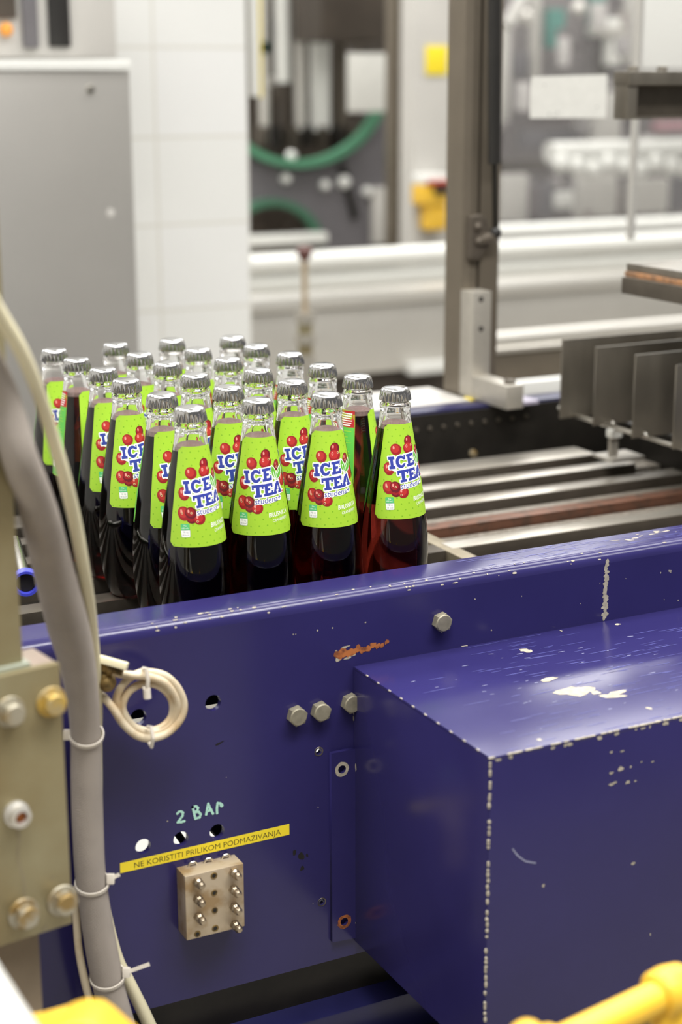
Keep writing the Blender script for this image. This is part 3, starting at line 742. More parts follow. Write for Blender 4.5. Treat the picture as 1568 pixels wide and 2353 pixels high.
parts = list(bottle_root.children)
for n, (x, y, ph) in enumerate(SPOTS):
    if n == 0: o = bottle_root
    else:
        o = bottle_root.copy(); col.objects.link(o)
        for ch in parts:
            c = ch.copy(); col.objects.link(c); c.parent = o
    o.location = (x, y, 1.0)
    o.rotation_euler = (0, 0, -math.atan2(x - CAM.x, y - CAM.y) + R(ph))
    extra = {7: ' red back label showing,', 16: ' back label edge showing,', 11: ' turned half away,'}.get(n, '')
    o['label'] = 'capped red tea bottle,' + extra + ' ' + ROWS[n // 4] + ', ' + COLS[n % 4]

# ------------------------------------------------------------------ lane plates, rod and clips at the right
YL = [(.462, 1.1760, 1.0620), (.381, 1.1765, 1.0665), (.292, 1.1790, 1.0660), (.206, 1.1785, 1.0680)]
PLN = ['farthest from the camera', 'second from the far end', 'second from the near end', 'nearest, cut by the picture edge']
for (y, zt, zb), nm in zip(YL, PLN):
    p = tag(MB().box((.75, y - .0015, zb), (1.25, y + .0015, zt), bevel=.0006).build('lane_plate', PLATE), 'upright steel lane divider plate, ' + nm, 'divider plate', 'lane divider plates at the right')
rod = tag(MB().cyl((.772, .10, 1.066), (.772, .47, 1.066), .0035, 12).build('spacer_rod', STEEL), 'thin steel rod joining the lower edges of the lane plates', 'rod')
for (px, py, Yq) in ((1410, 974, .381), (1485, 1000, .292), (1290, 939, .47)):
    q = at(px, py, Y=Yq - .004)
    tag(MB().lathe([(0, 0), (.0045, 0), (.0045, .004), (.002, .006), (0, .006)], frame(q + Vector((0, .003, 0)), (0, -1, 0)), 14).build('rod_nut', STEEL), 'small round nut on the ' + {1410: 'second lane plate from the far end', 1485: 'third lane plate from the far end', 1290: 'far corner of the farthest lane plate'}[px], 'nut', 'nuts on the lane plates')
blk2 = thing('discharge_block', (1.05, .25, .9), 'dark oily machine block below the lane plates', 'machine part')
MB().box((.90, .0, .90), (1.5, .545, 1.035), bevel=.004).build('body', DARK, blk2)

q = at(1420, 1040, Z=1.018)
clip = thing('angle_bracket', q, 'bare aluminium angle bracket with white clip below the lane plates', 'bracket')
MB().box((q.x - .03, q.y - .028, q.z - .006), (q.x + .028, q.y + .020, q.z - .002), bevel=.0008).build('foot', ALU, clip)
MB().box((q.x - .016, q.y - .004, q.z - .002), (q.x - .002, q.y + .002, q.z + .030), bevel=.0008).build('upright', ALU, clip)
MB().box((q.x - .019, q.y - .010, q.z + .024), (q.x - .000, q.y + .004, q.z + .036), bevel=.002).build('white_clip', WHITE, clip)

# ------------------------------------------------------------------ guard post with strut and L bracket
YG = .690
pa = at(1064, 500, Y=YG); pb = at(1100, 500, Y=YG); pc = at(1148, 500, Y=YG)
post = thing('guard_post', (pa.x, YG, 0), 'tall grey aluminium profile post behind the conveyor, right of centre', 'post')
gx = pb.x
prof = [(pa.x, 0), (pa.x + .012, -.003), (pa.x + .014, 0), (gx - .002, 0), (gx - .002, .012), (gx + .003, .012), (gx + .003, 0), (pc.x, 0), (pc.x, .05), (pa.x, .05)]
MB().prism(prof, 2.3, Matrix(((1, 0, 0, 0), (0, 1, 0, YG), (0, 0, 1, 0.0), (0, 0, 0, 1)))).build('profile', ALU_P, post)
q = at(1100, 540, Y=YG)
CAST = mat('dark_cast_bracket', (94, 86, 77), 0.5, metal=0.5, var=0.1, scale=60)
br = thing('strut_bracket', q, 'brown grey pivot bracket clamped to the guard post', 'bracket')
mb = MB(); mb.prism([(-.022, -.034), (-.006, -.036), (.010, -.018), (.014, -.002), (.006, .026), (-.004, .032), (-.022, .030)], .012, frame(q + Vector((0, -.0005, 0)), (0, -1, 0), (1, 0, 0)), bevel=.003)
mb.build('clamp', CAST, br)
e = at(1139, 541, Y=YG - .024)
MB().cyl(q + Vector((-.004, -.008, -.008)), e, .0085, 16).build('pivot_pin', CAST, br)
MB().ball(q + Vector((-.010, -.014, .014)), .006).build('screw', CAST, br)
MB().ball(q + Vector((-.008, -.014, -.008)), .006).build('screw', CAST, br)
strut = thing('gas_strut', e, 'black gas strut hanging along the right side of the guard post', 'gas strut')
s0 = at(1137, 376, Y=e.y); s1 = at(1138, -260, Y=e.y - .02)
MB().cyl(s0, s1, .0098, 20).build('cylinder', BLACK, strut)
MB().cyl(e + Vector((0, 0, .004)), s0 + Vector((0, 0, .002)), .0046, 14).build('piston_rod', mat('black_chrome_rod', (40, 37, 33), 0.3, metal=0.6, var=0.1), strut)
MB().ball(e + Vector((0, 0, .004)), .0095).build('ball_end', BLACK, strut)
YU = .652
q = at(1085, 890, Y=YU); qt = at(1085, 672, Y=YU); q2 = at(1130, 700, Y=YU)
lb = thing('aluminium_foot_bracket', (q.x, .6, 1.06), 'pale aluminium L shaped foot bracket at the bottom of the guard post', 'bracket')
lbu = MB().box((q.x, YU, 1.0605), (q2.x, YG - .001, qt.z), bevel=.0015).build('upright', ALU, lb)
lbf = MB().box((.7195, .556, 1.0605), (.7500, YU + .001, 1.096), bevel=.0015).build('foot', ALU, lb)
MB().hexbolt((.7370, .575, 1.096), (0, 0, 1), .009, .005).build('bolt', STEEL_D, lbf)
for py in (688, 756):
    c = at(1106, py, Y=YU)
    MB().lathe([(0, .0003), (.0036, .0003), (.0042, .0001)], frame((c.x, YU, c.z), (0, -1, 0)), 14).build('screw_hole', BLACK, lbu)
tag(MB().box((.7505, .575, 1.0602), (.790, .640, 1.066), bevel=.001).build('rail_cover_plate', mat('lilac_grey_plate', (150, 144, 160), .45)), 'small lilac grey cover plate right of the foot bracket', 'plate')

# ------------------------------------------------------------------ transparent guard, card and right hand brackets
YD = 0.92
g0 = at(1160, 300, Y=YD); g1 = at(1700, 300, Y=YD); gz = at(1400, -150, Y=YD).z
gd = thing('acrylic_guard_door', ((g0.x + g1.x) / 2, YD, 1.15), 'clear acrylic guard door to the right of the guard post', 'guard')
zb = at(1300, 560, Y=YD).z
MB().box((g0.x, YD, zb), (g1.x + .6, YD + .005, gz)).build('pane', PANE, gd, smooth=0)
pz0 = at(1445, 520, Y=YD + .02); pz1 = at(1438, 280, Y=YD + .02)
MB().box((pz0.x - .004, YD + .006, zb), (pz0.x + .004, YD + .02, gz)).build('edge_profile', STEEL_M, gd)
c = [at(1219, 272, Y=YD - .002), at(1393, 271, Y=YD - .002), at(1396, 171, Y=YD - .002), at(1223, 176, Y=YD - .002)]
mb = MB(); v0 = [mb.bm.verts.new(p) for p in c]; v1 = [mb.bm.verts.new(p + Vector((0, .0015, 0))) for p in c]
mb._face(v0); mb._face(v1[::-1])
for i in range(4): mb._face((v0[i], v1[i], v1[(i + 1) % 4], v0[(i + 1) % 4]))
mb.mi = 1
for dx, dz in ((40, 86), (54, 88), (60, 82), (30, 20), (150, 70)):
    pp = at(1222 + dx, 176 + dz, Y=YD - .0024); mb.blob(frame(pp, (0, -1, 0)), .001, .0022)
tag(mb.build('white_card', [PAPER, GREY_M], smooth=0), 'blank white card fixed to the clear guard door', 'card')
YB = .55
def qbox(x0, y0, x1, y1, Y): 
    a_ = at(x0, y0, Y=Y); b_ = at(x1, y1, Y=Y); return a_, b_
a_, b_ = qbox(1449, 162, 1700, 275, YB)
beam = thing('upper_clamp_bracket', a_, 'grey steel clamp bracket entering at the upper right edge', 'bracket')
z1_, zm, z0_ = at(1450, 163, Y=YB).z, at(1450, 196, Y=YB).z, at(1450, 275, Y=YB).z
MB().box((a_.x, YB, zm), (b_.x, YB + .040, z1_), bevel=.0015).build('top_bar', PLATE, beam)
MB().box((a_.x + .001, YB + .004, z0_), (a_.x + .018, YB + .038, zm), bevel=.001).build('end_plate', PLATE, beam)
MB().box((a_.x + .01, YB + .030, z0_), (b_.x, YB + .038, zm), bevel=.001).build('web', STEEL_D, beam)
MB().box((a_.x + .018, YB + .01, z0_), (b_.x, YB + .03, z0_ + .004)).build('lower_flange', PLATE, beam)
for px in (1455, 1522):
    c_ = at(px, 160, Y=YB + .02); MB().hexbolt((c_.x, YB + .02, z1_), (0, 0, 1), .008, .006).build('bolt', PLATE, beam)
a_ = at(1441, 604, Y=.38)
rp = thing('rusty_clamp_plate', a_, 'rust edged steel plate entering at the right edge', 'plate')
MB().box((a_.x, .05, a_.z - .011), (a_.x + .35, .38, a_.z), bevel=.0008).build('top_plate', PLATE, rp)
MB().box((a_.x - .004, .05, a_.z - .0175), (a_.x + .35, .379, a_.z - .011), bevel=.0008).build('rusty_edge', mat('rusty_brown_edge', (168, 122, 84), .7, rgb2=(126, 96, 72), scale=90), rp)
MB().box((a_.x - .012, .05, a_.z - .040), (a_.x + .35, .374, a_.z - .0175), bevel=.001).build('lower_plate', STEEL_D, rp)

# ------------------------------------------------------------------ left foreground: zinc bracket, post, hose, tubes
P0 = at(138, 1524, D=1.235); dv = Vector((math.cos(R(8.7)), math.sin(R(8.7)), 0)); nv = Vector((dv.y, -dv.x, 0))
def onp(px, py, off=0.0):
    d = at(px, py, D=1.0) - CAM; q0 = P0 + nv * off
    return CAM + d * ((q0 - CAM).dot(nv) / d.dot(nv))
zl = onp(172, 2120).z; wL = .22
brk = thing('zinc_bracket', P0 + Vector((0, 0, zl - P0.z)), 'yellowish zinc plated steel bracket with hex bolts at the left edge', 'bracket')
M_ = frame(P0, nv, dv)                                           # x along plate, y up, z to viewer
H = P0.z - zl
mb = MB(); mb.box((-wL, -H, -.008), (0, 0, 0), M_, bevel=.0012); facep = mb.build('face_plate', GALV, brk)
MB().box((-wL, -.006, -.046), (-.0005, -.0005, -.0085), M_, bevel=.001).build('top_flange', mat('pinkish_zinc', (168, 152, 140), 0.45, metal=0.4, var=0.1, scale=40), brk)
for px, py, r, w, m in ((22, 1635, .0092, .002, GALV2), (117, 1612, .0092, .002, mat('yellow_marked_bolt', (190, 160, 82), 0.5, metal=0.4, rgb2=(168, 152, 116), scale=70)), (53, 2098, .0098, .0025, GALV2), (142, 2068, .0098, .0025, GALV2)):
    s = MB(); s.hexbolt(onp(px, py), nv, r, .008, w); s.build('hex_bolt', m, brk)
c_ = onp(35, 1868); s = MB()
s.lathe([(.0100, 0), (.0102, .004), (.0086, .005), (.0084, .011), (.0052, .012), (.0046, .008), (0, .008)], frame(c_, nv), 22); stud = s.build('threaded_stud', STEEL_M, brk)
MB().lathe([(0, .0085), (.0047, .0085)], frame(c_, nv), 14).build('rusty_bore', RUST, stud)
mb = MB()
for k in range(24):
    p = onp(40 + 3 * math.sin(k * .5) + (k / 24) ** 2 * 25, 1905 + k * 7.2); mb.blob(frame(p, nv), .0012, .0016, 0, 9)
for px, py in ((105, 2130), (120, 2016), (100, 2134)): mb.blob(frame(onp(px, py), nv), .002, .0012, .4)
merge(facep, mb, mat('dried_oil', (132, 122, 98), 0.35, var=0.2, scale=60))
pr_ = onp(53, 1500, -.010)
pst = thing('zinc_square_post', (pr_.x - .03, pr_.y, zl), 'zinc plated square post rising from the bracket at the left edge', 'post')
Mp = frame(Vector((pr_.x, pr_.y, P0.z)), nv, dv)
MB().box((-.06, .0025, -.045), (0, .62, 0), Mp, bevel=.002).build('tube', GALV, pst)
MB().box((-.075, .0, -.05), (.004, .0035, .004), Mp, bevel=.0008).build('foot_plate', mat('pale_zinc', (176, 182, 168), 0.4, metal=0.4, var=0.06, scale=30), pst)
pr2 = onp(100, 2250, -.012)
leg = tag(MB().box((-.20, -.75, -.05), (0, -H - .0005, -.004), frame(Vector((pr2.x, pr2.y, P0.z)), nv, dv), bevel=.001).build('bracket_leg', mat('brown_stained_steel', (126, 112, 94), 0.55, metal=0.35, var=0.15, scale=20)), 'brown stained steel leg below the zinc bracket', 'leg')

def hose_path(lst):
    pts = spline([at(x, y, Y=Yq) for x, y, Yq, w in lst], 7)
    ws = spline([(w, 0, 0) for x, y, Yq, w in lst], 7)
    rad = [w.x / 2 / FPX * (p - CAM).dot(FW) for p, w in zip(pts, ws)]
    return pts, rad
hl = [(-150, 560, -.40, 62), (-70, 740, -.36, 66), (2, 900, -.33, 76), (45, 1050, -.325, 84), (84, 1160, -.29, 88), (108, 1250, -.25, 92), (134, 1350, -.225, 96), (157, 1440, -.205, 96), (177, 1520, -.19, 84), (192, 1620, -.176, 73), (197, 1700, -.168, 70), (199, 1800, -.164, 72), (202, 1900, -.162, 72), (207, 2000, -.162, 70), (220, 2100, -.162, 71), (237, 2200, -.162, 73), (258, 2300, -.162, 72), (290, 2400, -.162, 72), (340, 2520, -.162, 72)]
hp, hr = hose_path(hl)
hose = tag(MB().tube(hp, hr, 24).build('braided_hose', SLEEVE, smooth=80), 'thick grey braided sleeve hose sweeping down the left side', 'hose')
hs = [MB().tube(*hose_path([(x - 2, y, Yq + .006, w) for x, y, w, Yq in ()] or [(-60, 610, -.39, 40), (-15, 700, -.37, 40), (45, 800, -.35, 36), (88, 900, -.325, 33), (120, 1000, -.30, 32), (149, 1100, -.28, 32), (173, 1200, -.255, 31), (191, 1300, -.235, 30), (206, 1400, -.205, 30), (216, 1500, -.172, 28), (223, 1600, -.156, 26), (223, 1700, -.150, 24), (224, 1800, -.148, 24), (224, 1900, -.143, 24), (228, 2000, -.142, 24), (245, 2100, -.142, 24), (270, 2200, -.142, 26), (298, 2260, -.142, 29), (332, 2330, -.142, 31), (382, 2440, -.142, 31)]), 14)]
tag(hs[0].build('cream_tube', CREAM, smooth=80), 'long cream plastic tube running along the right of the grey hose', 'tube', 'cream plastic tubes')
pt = MB().tube(*hose_path([(172, 2040, -.150, 16), (176, 2110, -.152, 18), (181, 2180, -.154, 18), (192, 2240, -.156, 19), (204, 2290, -.158, 19), (225, 2370, -.16, 19)]), 12)
tag(pt.build('cream_tube', CREAM_C, smooth=80), 'short dirty cream tube left of the hose below the zinc bracket', 'tube', 'cream plastic tubes')
def tie(y, head, tail=None, lab=''):
    i = min(range(len(hp)), key=lambda k: abs((lambda d: 1176.5 - FPX * d.dot(UP) / d.dot(FW))(hp[k] - CAM) - y))
    t = (hp[i + 1] - hp[i - 1]).normalized(); c = hp[i] + RT * .0008; r = hr[i] + .0016
    tt = (t + Vector((0, 0, 0))).normalized()
    o = thing('cable_tie', c, lab, 'cable tie', 'cable ties on the hose')
    s = MB(); F = frame(c, tt - RT * .10 + FW * .32, RT); n = 32
    prof = [(r - .0006, -.0018), (r + .0004, -.0018), (r + .0004, .0018), (r - .0006, .0018)]
    s.lathe(prof, F, n, closed=True); s.build('strap', TIE, o)
    if head:
        hd = c + RT * (r + .0015) + UP * (.004 if head > 0 else -.004) - FW * .002
        if head < 0: hd = c - RT * (r + .001) - FW * .002
        s = MB(); s.box((-.0035, -.0045, -.003), (.0035, .0045, .003), frame(hd, -FW, RT), bevel=.001); hd_ = s.build('head', TIE, o)
        if tail:
            s = MB(); e2 = hd + RT * tail[0] + UP * tail[1]
            F = frame(hd, e2 - hd, -FW); s.box((-.0005, -.0017, 0), (.0005, .0017, (e2 - hd).length), F); s.build('tail', TIE, hd_)
tie(1690, -1, None, 'nylon cable tie round the hose beside the coiled cable')
tie(2025, 1, (.008, .004), 'nylon cable tie round the hose beside the yellow strip')
tie(2240, 1, (.021, .0075), 'long tailed nylon cable tie low on the hose')

# coiled cable and its connector
YC = -.162
def cpt(x, y, dy=0): return at(x, y, Y=YC + dy)
route = [(200, 330), (400, 405), (640, 432), (850, 452), (1080, 540), (1225, 740), (1250, 900), (1190, 1080), (1030, 1190), (850, 1222), (650, 1150), (520, 980), (492, 840), (560, 680), (700, 572), (850, 540), (1020, 590), (1150, 720), (1195, 880), (1160, 1030), (1040, 1150), (850, 1205), (640, 1140), (470, 970), (408, 800), (450, 640), (560, 500), (700, 412), (850, 388), (1080, 440), (1260, 610), (1345, 846), (1285, 1060), (1100, 1240), (875, 1305), (680, 1260), (500, 1100), (370, 900), (230, 735), (140, 680)]
depth = [.018, .008, -.002, -.004, -.004, -.002, 0, .002, .003, .003, .003, .003, .003, .003, .002, .001, .001, .002, .003, .004, .004, .005, .005, .004, .004, .004, .004, .003, .002, 0, -.001, -.001, -.001, -.001, -.002, -.003, -.003, -.002, .006, .018]
pts = [cpt(200 + x / 6.03, 1480 + y / 6.03, dz_) for (x, y), dz_ in zip(route, depth)]
coil = thing('coiled_cable', cpt(343, 1622), 'coil of cream cable tied in a loop on the blue panel', 'cable')
MB().tube(spline(pts, 4), .0036, 12).build('cable', CREAM_C, coil, smooth=80)
for x, y0, y1 in ((332, 1534, 1584), (343, 1668, 1708)):
    s = MB(); a_, b_ = cpt(x, y0, -.004), cpt(x, y1, -.004)
    s.tube([a_ + Vector((0, .003, -.002)), a_ + Vector((0, -.006, .001)), (a_ + b_) / 2 + Vector((0, -.009, 0)), b_ + Vector((0, -.006, -.001)), b_ + Vector((0, .003, .002))], .0018, 8)
    if y0 < 1600: s.cyl(b_ + Vector((0, -.006, .003)), b_ + Vector((0, -.007, -.006)), .0034, 12)
    s.build('tie', TIE, coil)
con = thing('cable_connector', cpt(250, 1545), 'cream plug and dirty brass gland where the coiled cable leaves the hose', 'connector')
F = frame(cpt(226, 1513), RT - UP * .28, -FW)
MB().box((-.008, -.003, 0), (.006, .003, .026), F, bevel=.001).build('cover', CREAM, con)
s = MB(); s.lathe([(0, 0), (.005, 0), (.005, .006), (.0065, .007), (.0065, .011), (.0042, .012), (.0042, .020), (0, .020)], frame(cpt(232, 1530), RT - UP * .25), 12); s.build('pin_housing', BRASS, con)
s = MB(); s.ball(cpt(246, 1568), .0085); s.ball(cpt(240, 1556), .0055); s.build('gland', BRASS, con)

# yellow guard parts and white pipe close to the camera
D0 = 1.10
A = at(1240, 2424, D=D0 - .04); B = at(1536, 2280, D=D0 + .03)
hd = thing('yellow_grab_bar', (A + B) / 2 - Vector((0, 0, .1)), 'bright yellow plastic grab bar at the lower right corner', 'grab bar')
MB().cyl(A, B, .0118, 28).build('grip', YELLOW, hd)
for c_, nm in ((B, 0), (A, 1)):
    s = MB(); d = (B - A).normalized()
    F = frame(c_ - d * .012, d, RT)
    s.lathe([(0, 0), (.0150, 0), (.0175, .003), (.0182, .014), (.016, .026), (.009, .032), (0, .033)], F, 24)
    s.build('collar', YELLOW, hd)
    s = MB(); q = c_ + d * .006
    s.prism([(-.014, .006), (.014, .006), (.017, -.12), (-.017, -.12)], .026, frame(q + FW * .010, -FW, RT), bevel=.004); s.build('leg', YELLOW, hd)
bm_ = at(1213, 2392, D=D0 - .07)
MB().ball(bm_, .0135, n=20).build('end_knob', YELLOW, hd)
ol = [(40, 2560), (55, 2331), (150, 2320), (172, 2301), (200, 2293), (238, 2295), (262, 2312), (318, 2360), (470, 2560)]
Dy = 1.06
F = frame(at(200, 2400, D=Dy), -FW, RT)
mb = MB(); mb.prism([((x - 200) / FPX * Dy, -(y - 2400) / FPX * Dy) for x, y in ol][::-1], .05, F, bevel=.002)
tag(mb.build('yellow_guard', YELLOW, smooth=50), 'yellow plastic guard corner at the bottom left', 'guard')
Dw = .98
mb = MB(); a_, b_ = at(-97, 2293, D=Dw), at(-17, 2416, D=Dw)
mb.cyl(a_ + (a_ - b_) * 1.6, b_ + (b_ - a_) * 2.2, .0300, 32)
tag(mb.build('white_pipe', WHITE_T), 'white plastic pipe crossing the bottom left corner', 'pipe')
# blue knob and shaft behind the hose
q = at(66, 1340, Y=.02)
kn = thing('shaft_pulley', q, 'blue ringed black pulley half hidden behind the grey hose', 'pulley')
F = frame(q + Vector((0, .01, 0)), (-.25, -1, 0), (0, 0, 1))
MB().lathe([(.0085, .004), (.0100, .012), (.0125, .012), (.0135, .006), (.0130, 0), (0, 0)], F, 28).build('ring', mat('bright_blue_plastic', (64, 70, 190), 0.35, var=0.05), kn)
MB().lathe([(0, .008), (.0085, .008), (.0088, .002)], F, 24).build('core', BLACK, kn)
MB().cyl(q + Vector((0, .012, 0)), q + Vector((.03, .15, 0)), .006, 16).build('shaft', STEEL, kn)

# ------------------------------------------------------------------ background
def slab(x0, y0, x1, y1, Y, depth, xr=None):
    xm, ym = ((x0 + x1) / 2 if xr is None else xr), (y0 + y1) / 2
    return (at(x0, ym, Y=Y).x, Y, at(xm, y1, Y=Y).z), (at(x1, ym, Y=Y).x, Y + depth, at(xm, y0, Y=Y).z)
def sl(name, x0, y0, x1, y1, Y, depth, m, parent=None, bevel=.004, zlo=None, xr=None):
    lo, hi = slab(x0, y0, x1, y1, Y, depth, xr)
    if zlo is not None: lo = (lo[0], lo[1], zlo)
    b_ = min(bevel, .3 * min(h - l for l, h in zip(lo, hi)))
    return MB().box(lo, hi, bevel=b_).build(name, m, parent)
def mid(x, y, Y): return at(x, y, Y=Y)
# stainless cabinet
YCB = 1.5
cb = thing('stainless_cabinet', (at(150, 400, Y=YCB).x, YCB, 0), 'brushed stainless steel cabinet at the left behind the bottles', 'cabinet')
sl('body', -420, 164, 311, 900, YCB, .30, mat('cabinet_steel', (184, 181, 176), 0.4, metal=0.65, var=0.05, scale=3), cb, zlo=0)
sl('top_lip', -420, 138, 303, 163, YCB - .006, .31, WHITE, cb)
c_ = at(208, 205, Y=YCB); MB().lathe([(0, .006), (.006, .005), (.0085, 0)], frame(c_, (0, -1, 0)), 18).build('screw', STEEL, cb)
c_ = at(255, 490, Y=YCB); MB().lathe([(0, .001), (.006, .0008), (.0085, 0)], frame(c_, (0, -1, 0)), 18).build('plug', GREY, cb)
ub = thing('control_unit', (at(100, 60, Y=1.75).x, 1.75, 1.4), 'grey control unit with dark slot standing behind the cabinet', 'machine')
sl('housing', -300, -300, 262, 132, 1.78, .25, GREY, ub)
sl('dark_slot', 108, -200, 158, 108, 1.77, .012, BLACK, ub)
sl('grey_column', 48, -200, 84, 110, 1.765, .012, GREY_M, ub)
sl('brown_panel', -200, -100, 36, 40, 1.77, .012, BROWN_D, ub)
q = at(14, 68, Y=1.765); MB().ball(q, .014).build('indicator', ORANGE, ub)
# hazard strip next to the pier
hz = thing('hazard_strip', (at(588, 100, Y=2.6).x, 2.6, 1.5), 'white strip with yellow edge hanging beside the tiled pier', 'strip')
sl('white_strip', 574, -300, 595, 222, 2.6, .01, WHITE, hz); sl('yellow_edge', 595, -300, 600, 224, 2.6, .012, YELLOW_P, hz)
# filling machine seen through its window
YM = 4.4
fm = thing('filling_machine', (at(750, 300, Y=YM).x, YM + .3, 0), 'filling machine interior with green rimmed guide plate behind the window', 'machine')
sl('back_panel', 480, -400, 960, 640, YM + .55, .05, BROWN_D, fm)
sl('lower_cabinet', 480, 556, 960, 900, YM + .10, .5, STEEL_D, fm)
def arcplate(cx, cy_, r0, r1, a0, a1, Y, d, m, nm, n=40):
    mb = MB(); o = [at(cx + r1 * math.cos(R(a0 + (a1 - a0) * i / n)), cy_ - r1 * math.sin(R(a0 + (a1 - a0) * i / n)), Y=Y) for i in range(n + 1)]
    q = [at(cx + r0 * math.cos(R(a0 + (a1 - a0) * i / n)), cy_ - r0 * math.sin(R(a0 + (a1 - a0) * i / n)), Y=Y) for i in range(n + 1)]
    for s_ in (0, d):
        pass
    dv_ = Vector((0, d, 0))
    for i in range(n):
        mb.flat([o[i], o[i + 1], q[i + 1], q[i]]); mb.flat([o[i] + dv_, q[i] + dv_, q[i + 1] + dv_, o[i + 1] + dv_])
        mb.flat([o[i], o[i] + dv_, o[i + 1] + dv_, o[i + 1]]); mb.flat([q[i], q[i + 1], q[i + 1] + dv_, q[i] + dv_])
    bmesh.ops.remove_doubles(mb.bm, verts=mb.bm.verts, dist=1e-5)
    return mb.build(nm, m, fm)
up = [(690 + 205 * math.cos(R(a)), 175 + 205 * math.sin(R(a))) for a in range(20, 126, 7)]
lo_ = [(632 + 118 * math.cos(R(a)), 575 - 118 * math.sin(R(a))) for a in range(122, 5, -7)]
outl = up + lo_ + [(760, 600), (905, 600), (912, 240)]
F = frame(Vector((0, YM, 0)), (0, -1, 0), (1, 0, 0))
mb = MB(); mb.prism([((F.inverted() @ at(x, y, Y=YM)).x, (F.inverted() @ at(x, y, Y=YM)).y) for x, y in outl][::-1], .03, F @ Matrix.Translation((0, 0, -.03)))
mb.build('guide_plate', GREY_M, fm)
arcplate(690, 175, 193, 210, -130, -20, YM - .05, .05, GREEN, 'green_rim'); arcplate(632, 575, 101, 117, 8, 125, YM - .05, .05, mat('dark_green_edge', (58, 100, 78), .5), 'green_rim')
for x, y, r in ((668, 358, .020), (745, 425, .020), (789, 418, .026), (655, 410, .020), (842, 440, .020), (700, 498, .014)):
    MB().lathe([(0, .03), (r * .6, .028), (r, .012), (r, 0)], frame(at(x, y, Y=YM - .001), (0, -1, 0)), 18).build('highlight_plate_bolt', WHITE, fm)  # steel bolts coloured white and enlarged to imitate their bright highlights
mb = MB(); mb.box((-.014, -.11, 0), (.014, .11, .012), frame(at(800, 440, Y=YM - .001), (0, -1, 0), (1, 0, .28))); mb.build('slot', DARK, fm)
for x0_, x1_, y1_, m in ((596, 622, 330, STEEL_M), (634, 668, 190, WHITE_T), (676, 705, 300, STEEL_M), (712, 760, 300, WHITE_T), (770, 800, 330, STEEL_D), (640, 660, 330, BROWN_D)):
    a_ = at((x0_ + x1_) / 2, y1_, Y=YM + .25); s = MB(); r = (x1_ - x0_) / 2 / FPX * (a_ - CAM).dot(FW); s.cyl(a_, a_ + Vector((0, 0, 1.3)), r, 20); s.build('filling_tube', m, fm)
for k in range(26):
    x0_ = random.uniform(592, 900); y0_ = random.choice((random.uniform(-40, 150), random.uniform(150, 300), random.uniform(470, 540) if x0_ < 720 else random.uniform(100, 250)))
    sl('machine_bracket', x0_, y0_, x0_ + random.uniform(7, 20), y0_ + random.uniform(15, 60), YM + random.uniform(.15, .45), .04, random.choice((BROWN_D, STEEL_D, GREY_M, STEEL_M, DARK)), fm, .006)
sl('motor_housing', 737, -300, 888, 96, YM - .1, .25, BROWN_D, fm, .02)
for x0_, x1_, y0_, y1_ in ((596, 640, 540, 560), (700, 740, 440, 470)): sl('teal_clamp', 596, 96, 622, 122, YM + .05, .05, TEAL, fm)
for k in range(9): sl('nozzle', 600 + 34 * k, 290, 618 + 34 * k, 335 + 10 * (k % 3), YM + .2, .06, DARK if k % 2 else STEEL_D, fm)
sl('pale_casing', 860, 430, 905, 560, YM - .03, .04, GREY, fm)
tag(sl('notice_sheet', 799, 122, 892, 257, YM - .14, .004, PAPER, fm, .001), 'white notice sheet')
wf = thing('window_frame', (at(930, 300, Y=3.9).x, 3.9, 0), 'dark edged machine window frame left of the white column panel', 'frame')
sl('grey_jamb', 904, -400, 930, 566, 3.9, .06, ALU_P, wf, zlo=.9); sl('dark_seal', 930, -400, 952, 570, 3.92, .06, BLACK, wf, zlo=.9)
wc = tag(sl('white_column_panel', 953, -400, 1048, 600, 3.7, .10, GREY, None, zlo=0), 'pale grey upright panel between the window and the guard post', 'panel')
tag(sl('yellow_sticker', 979, 105, 1029, 172, 3.695, .004, YELLOW_P, None, .001), 'square yellow sticker on the pale upright panel', 'sticker')
es = thing('safety_switch', (at(1000, 460, Y=3.6).x, 3.6, 1.2), 'yellow safety switch with red and white top on the pale upright panel', 'switch')
sl('cap', 972, 400, 1034, 424, 3.62, .08, WHITE, es, .01); sl('red_band', 985, 414, 1034, 426, 3.61, .08, RED, es, .005)
esb = sl('body', 970, 424, 1032, 472, 3.62, .08, YELLOW, es, .012); sl('lower_body', 985, 470, 1030, 530, 3.63, .07, YELLOW, es, .015); sl('lever', 1004, 428, 1036, 446, 3.60, .03, BLACK, esb, .004)
# white conveyor tubes and the steel trough behind
def rail(name, x0, y0, h, x1, Y, m, label, cat='tube rail', grp='white tube rails behind the conveyor', n=20):
    a_ = at(x0, y0, Y=Y); b_ = at(x1, y0, Y=Y); r = h / 2 / FPX * (at((x0 + x1) / 2, y0, Y=Y) - CAM).dot(FW)
    return tag(MB().cyl((a_.x, Y, a_.z), (b_.x, Y, a_.z), r, n).build(name, m), label, cat, grp)
YR = 2.9
rail('tube_rail', 470, 614, 42, 2200, YR, WHITE_T, 'thick white tube rail crossing behind the guard post, uppermost of the pair')
rail('tube_rail', 470, 662, 40, 2200, YR + .02, WHITE_T, 'thick white tube rail crossing behind the guard post, lower of the pair')
sl('short_tube_rail', 480, 541, 756, 566, YM - .12, .06, WHITE_T, fm, .02)
rail('tube_rail', 1060, 538, 32, 2400, 3.5, WHITE_T, 'white tube rail high behind the clear guard door')
tr = thing('steel_trough', (1.6, 2.9, .8), 'long pale stainless trough panel under the white tube rails', 'trough')
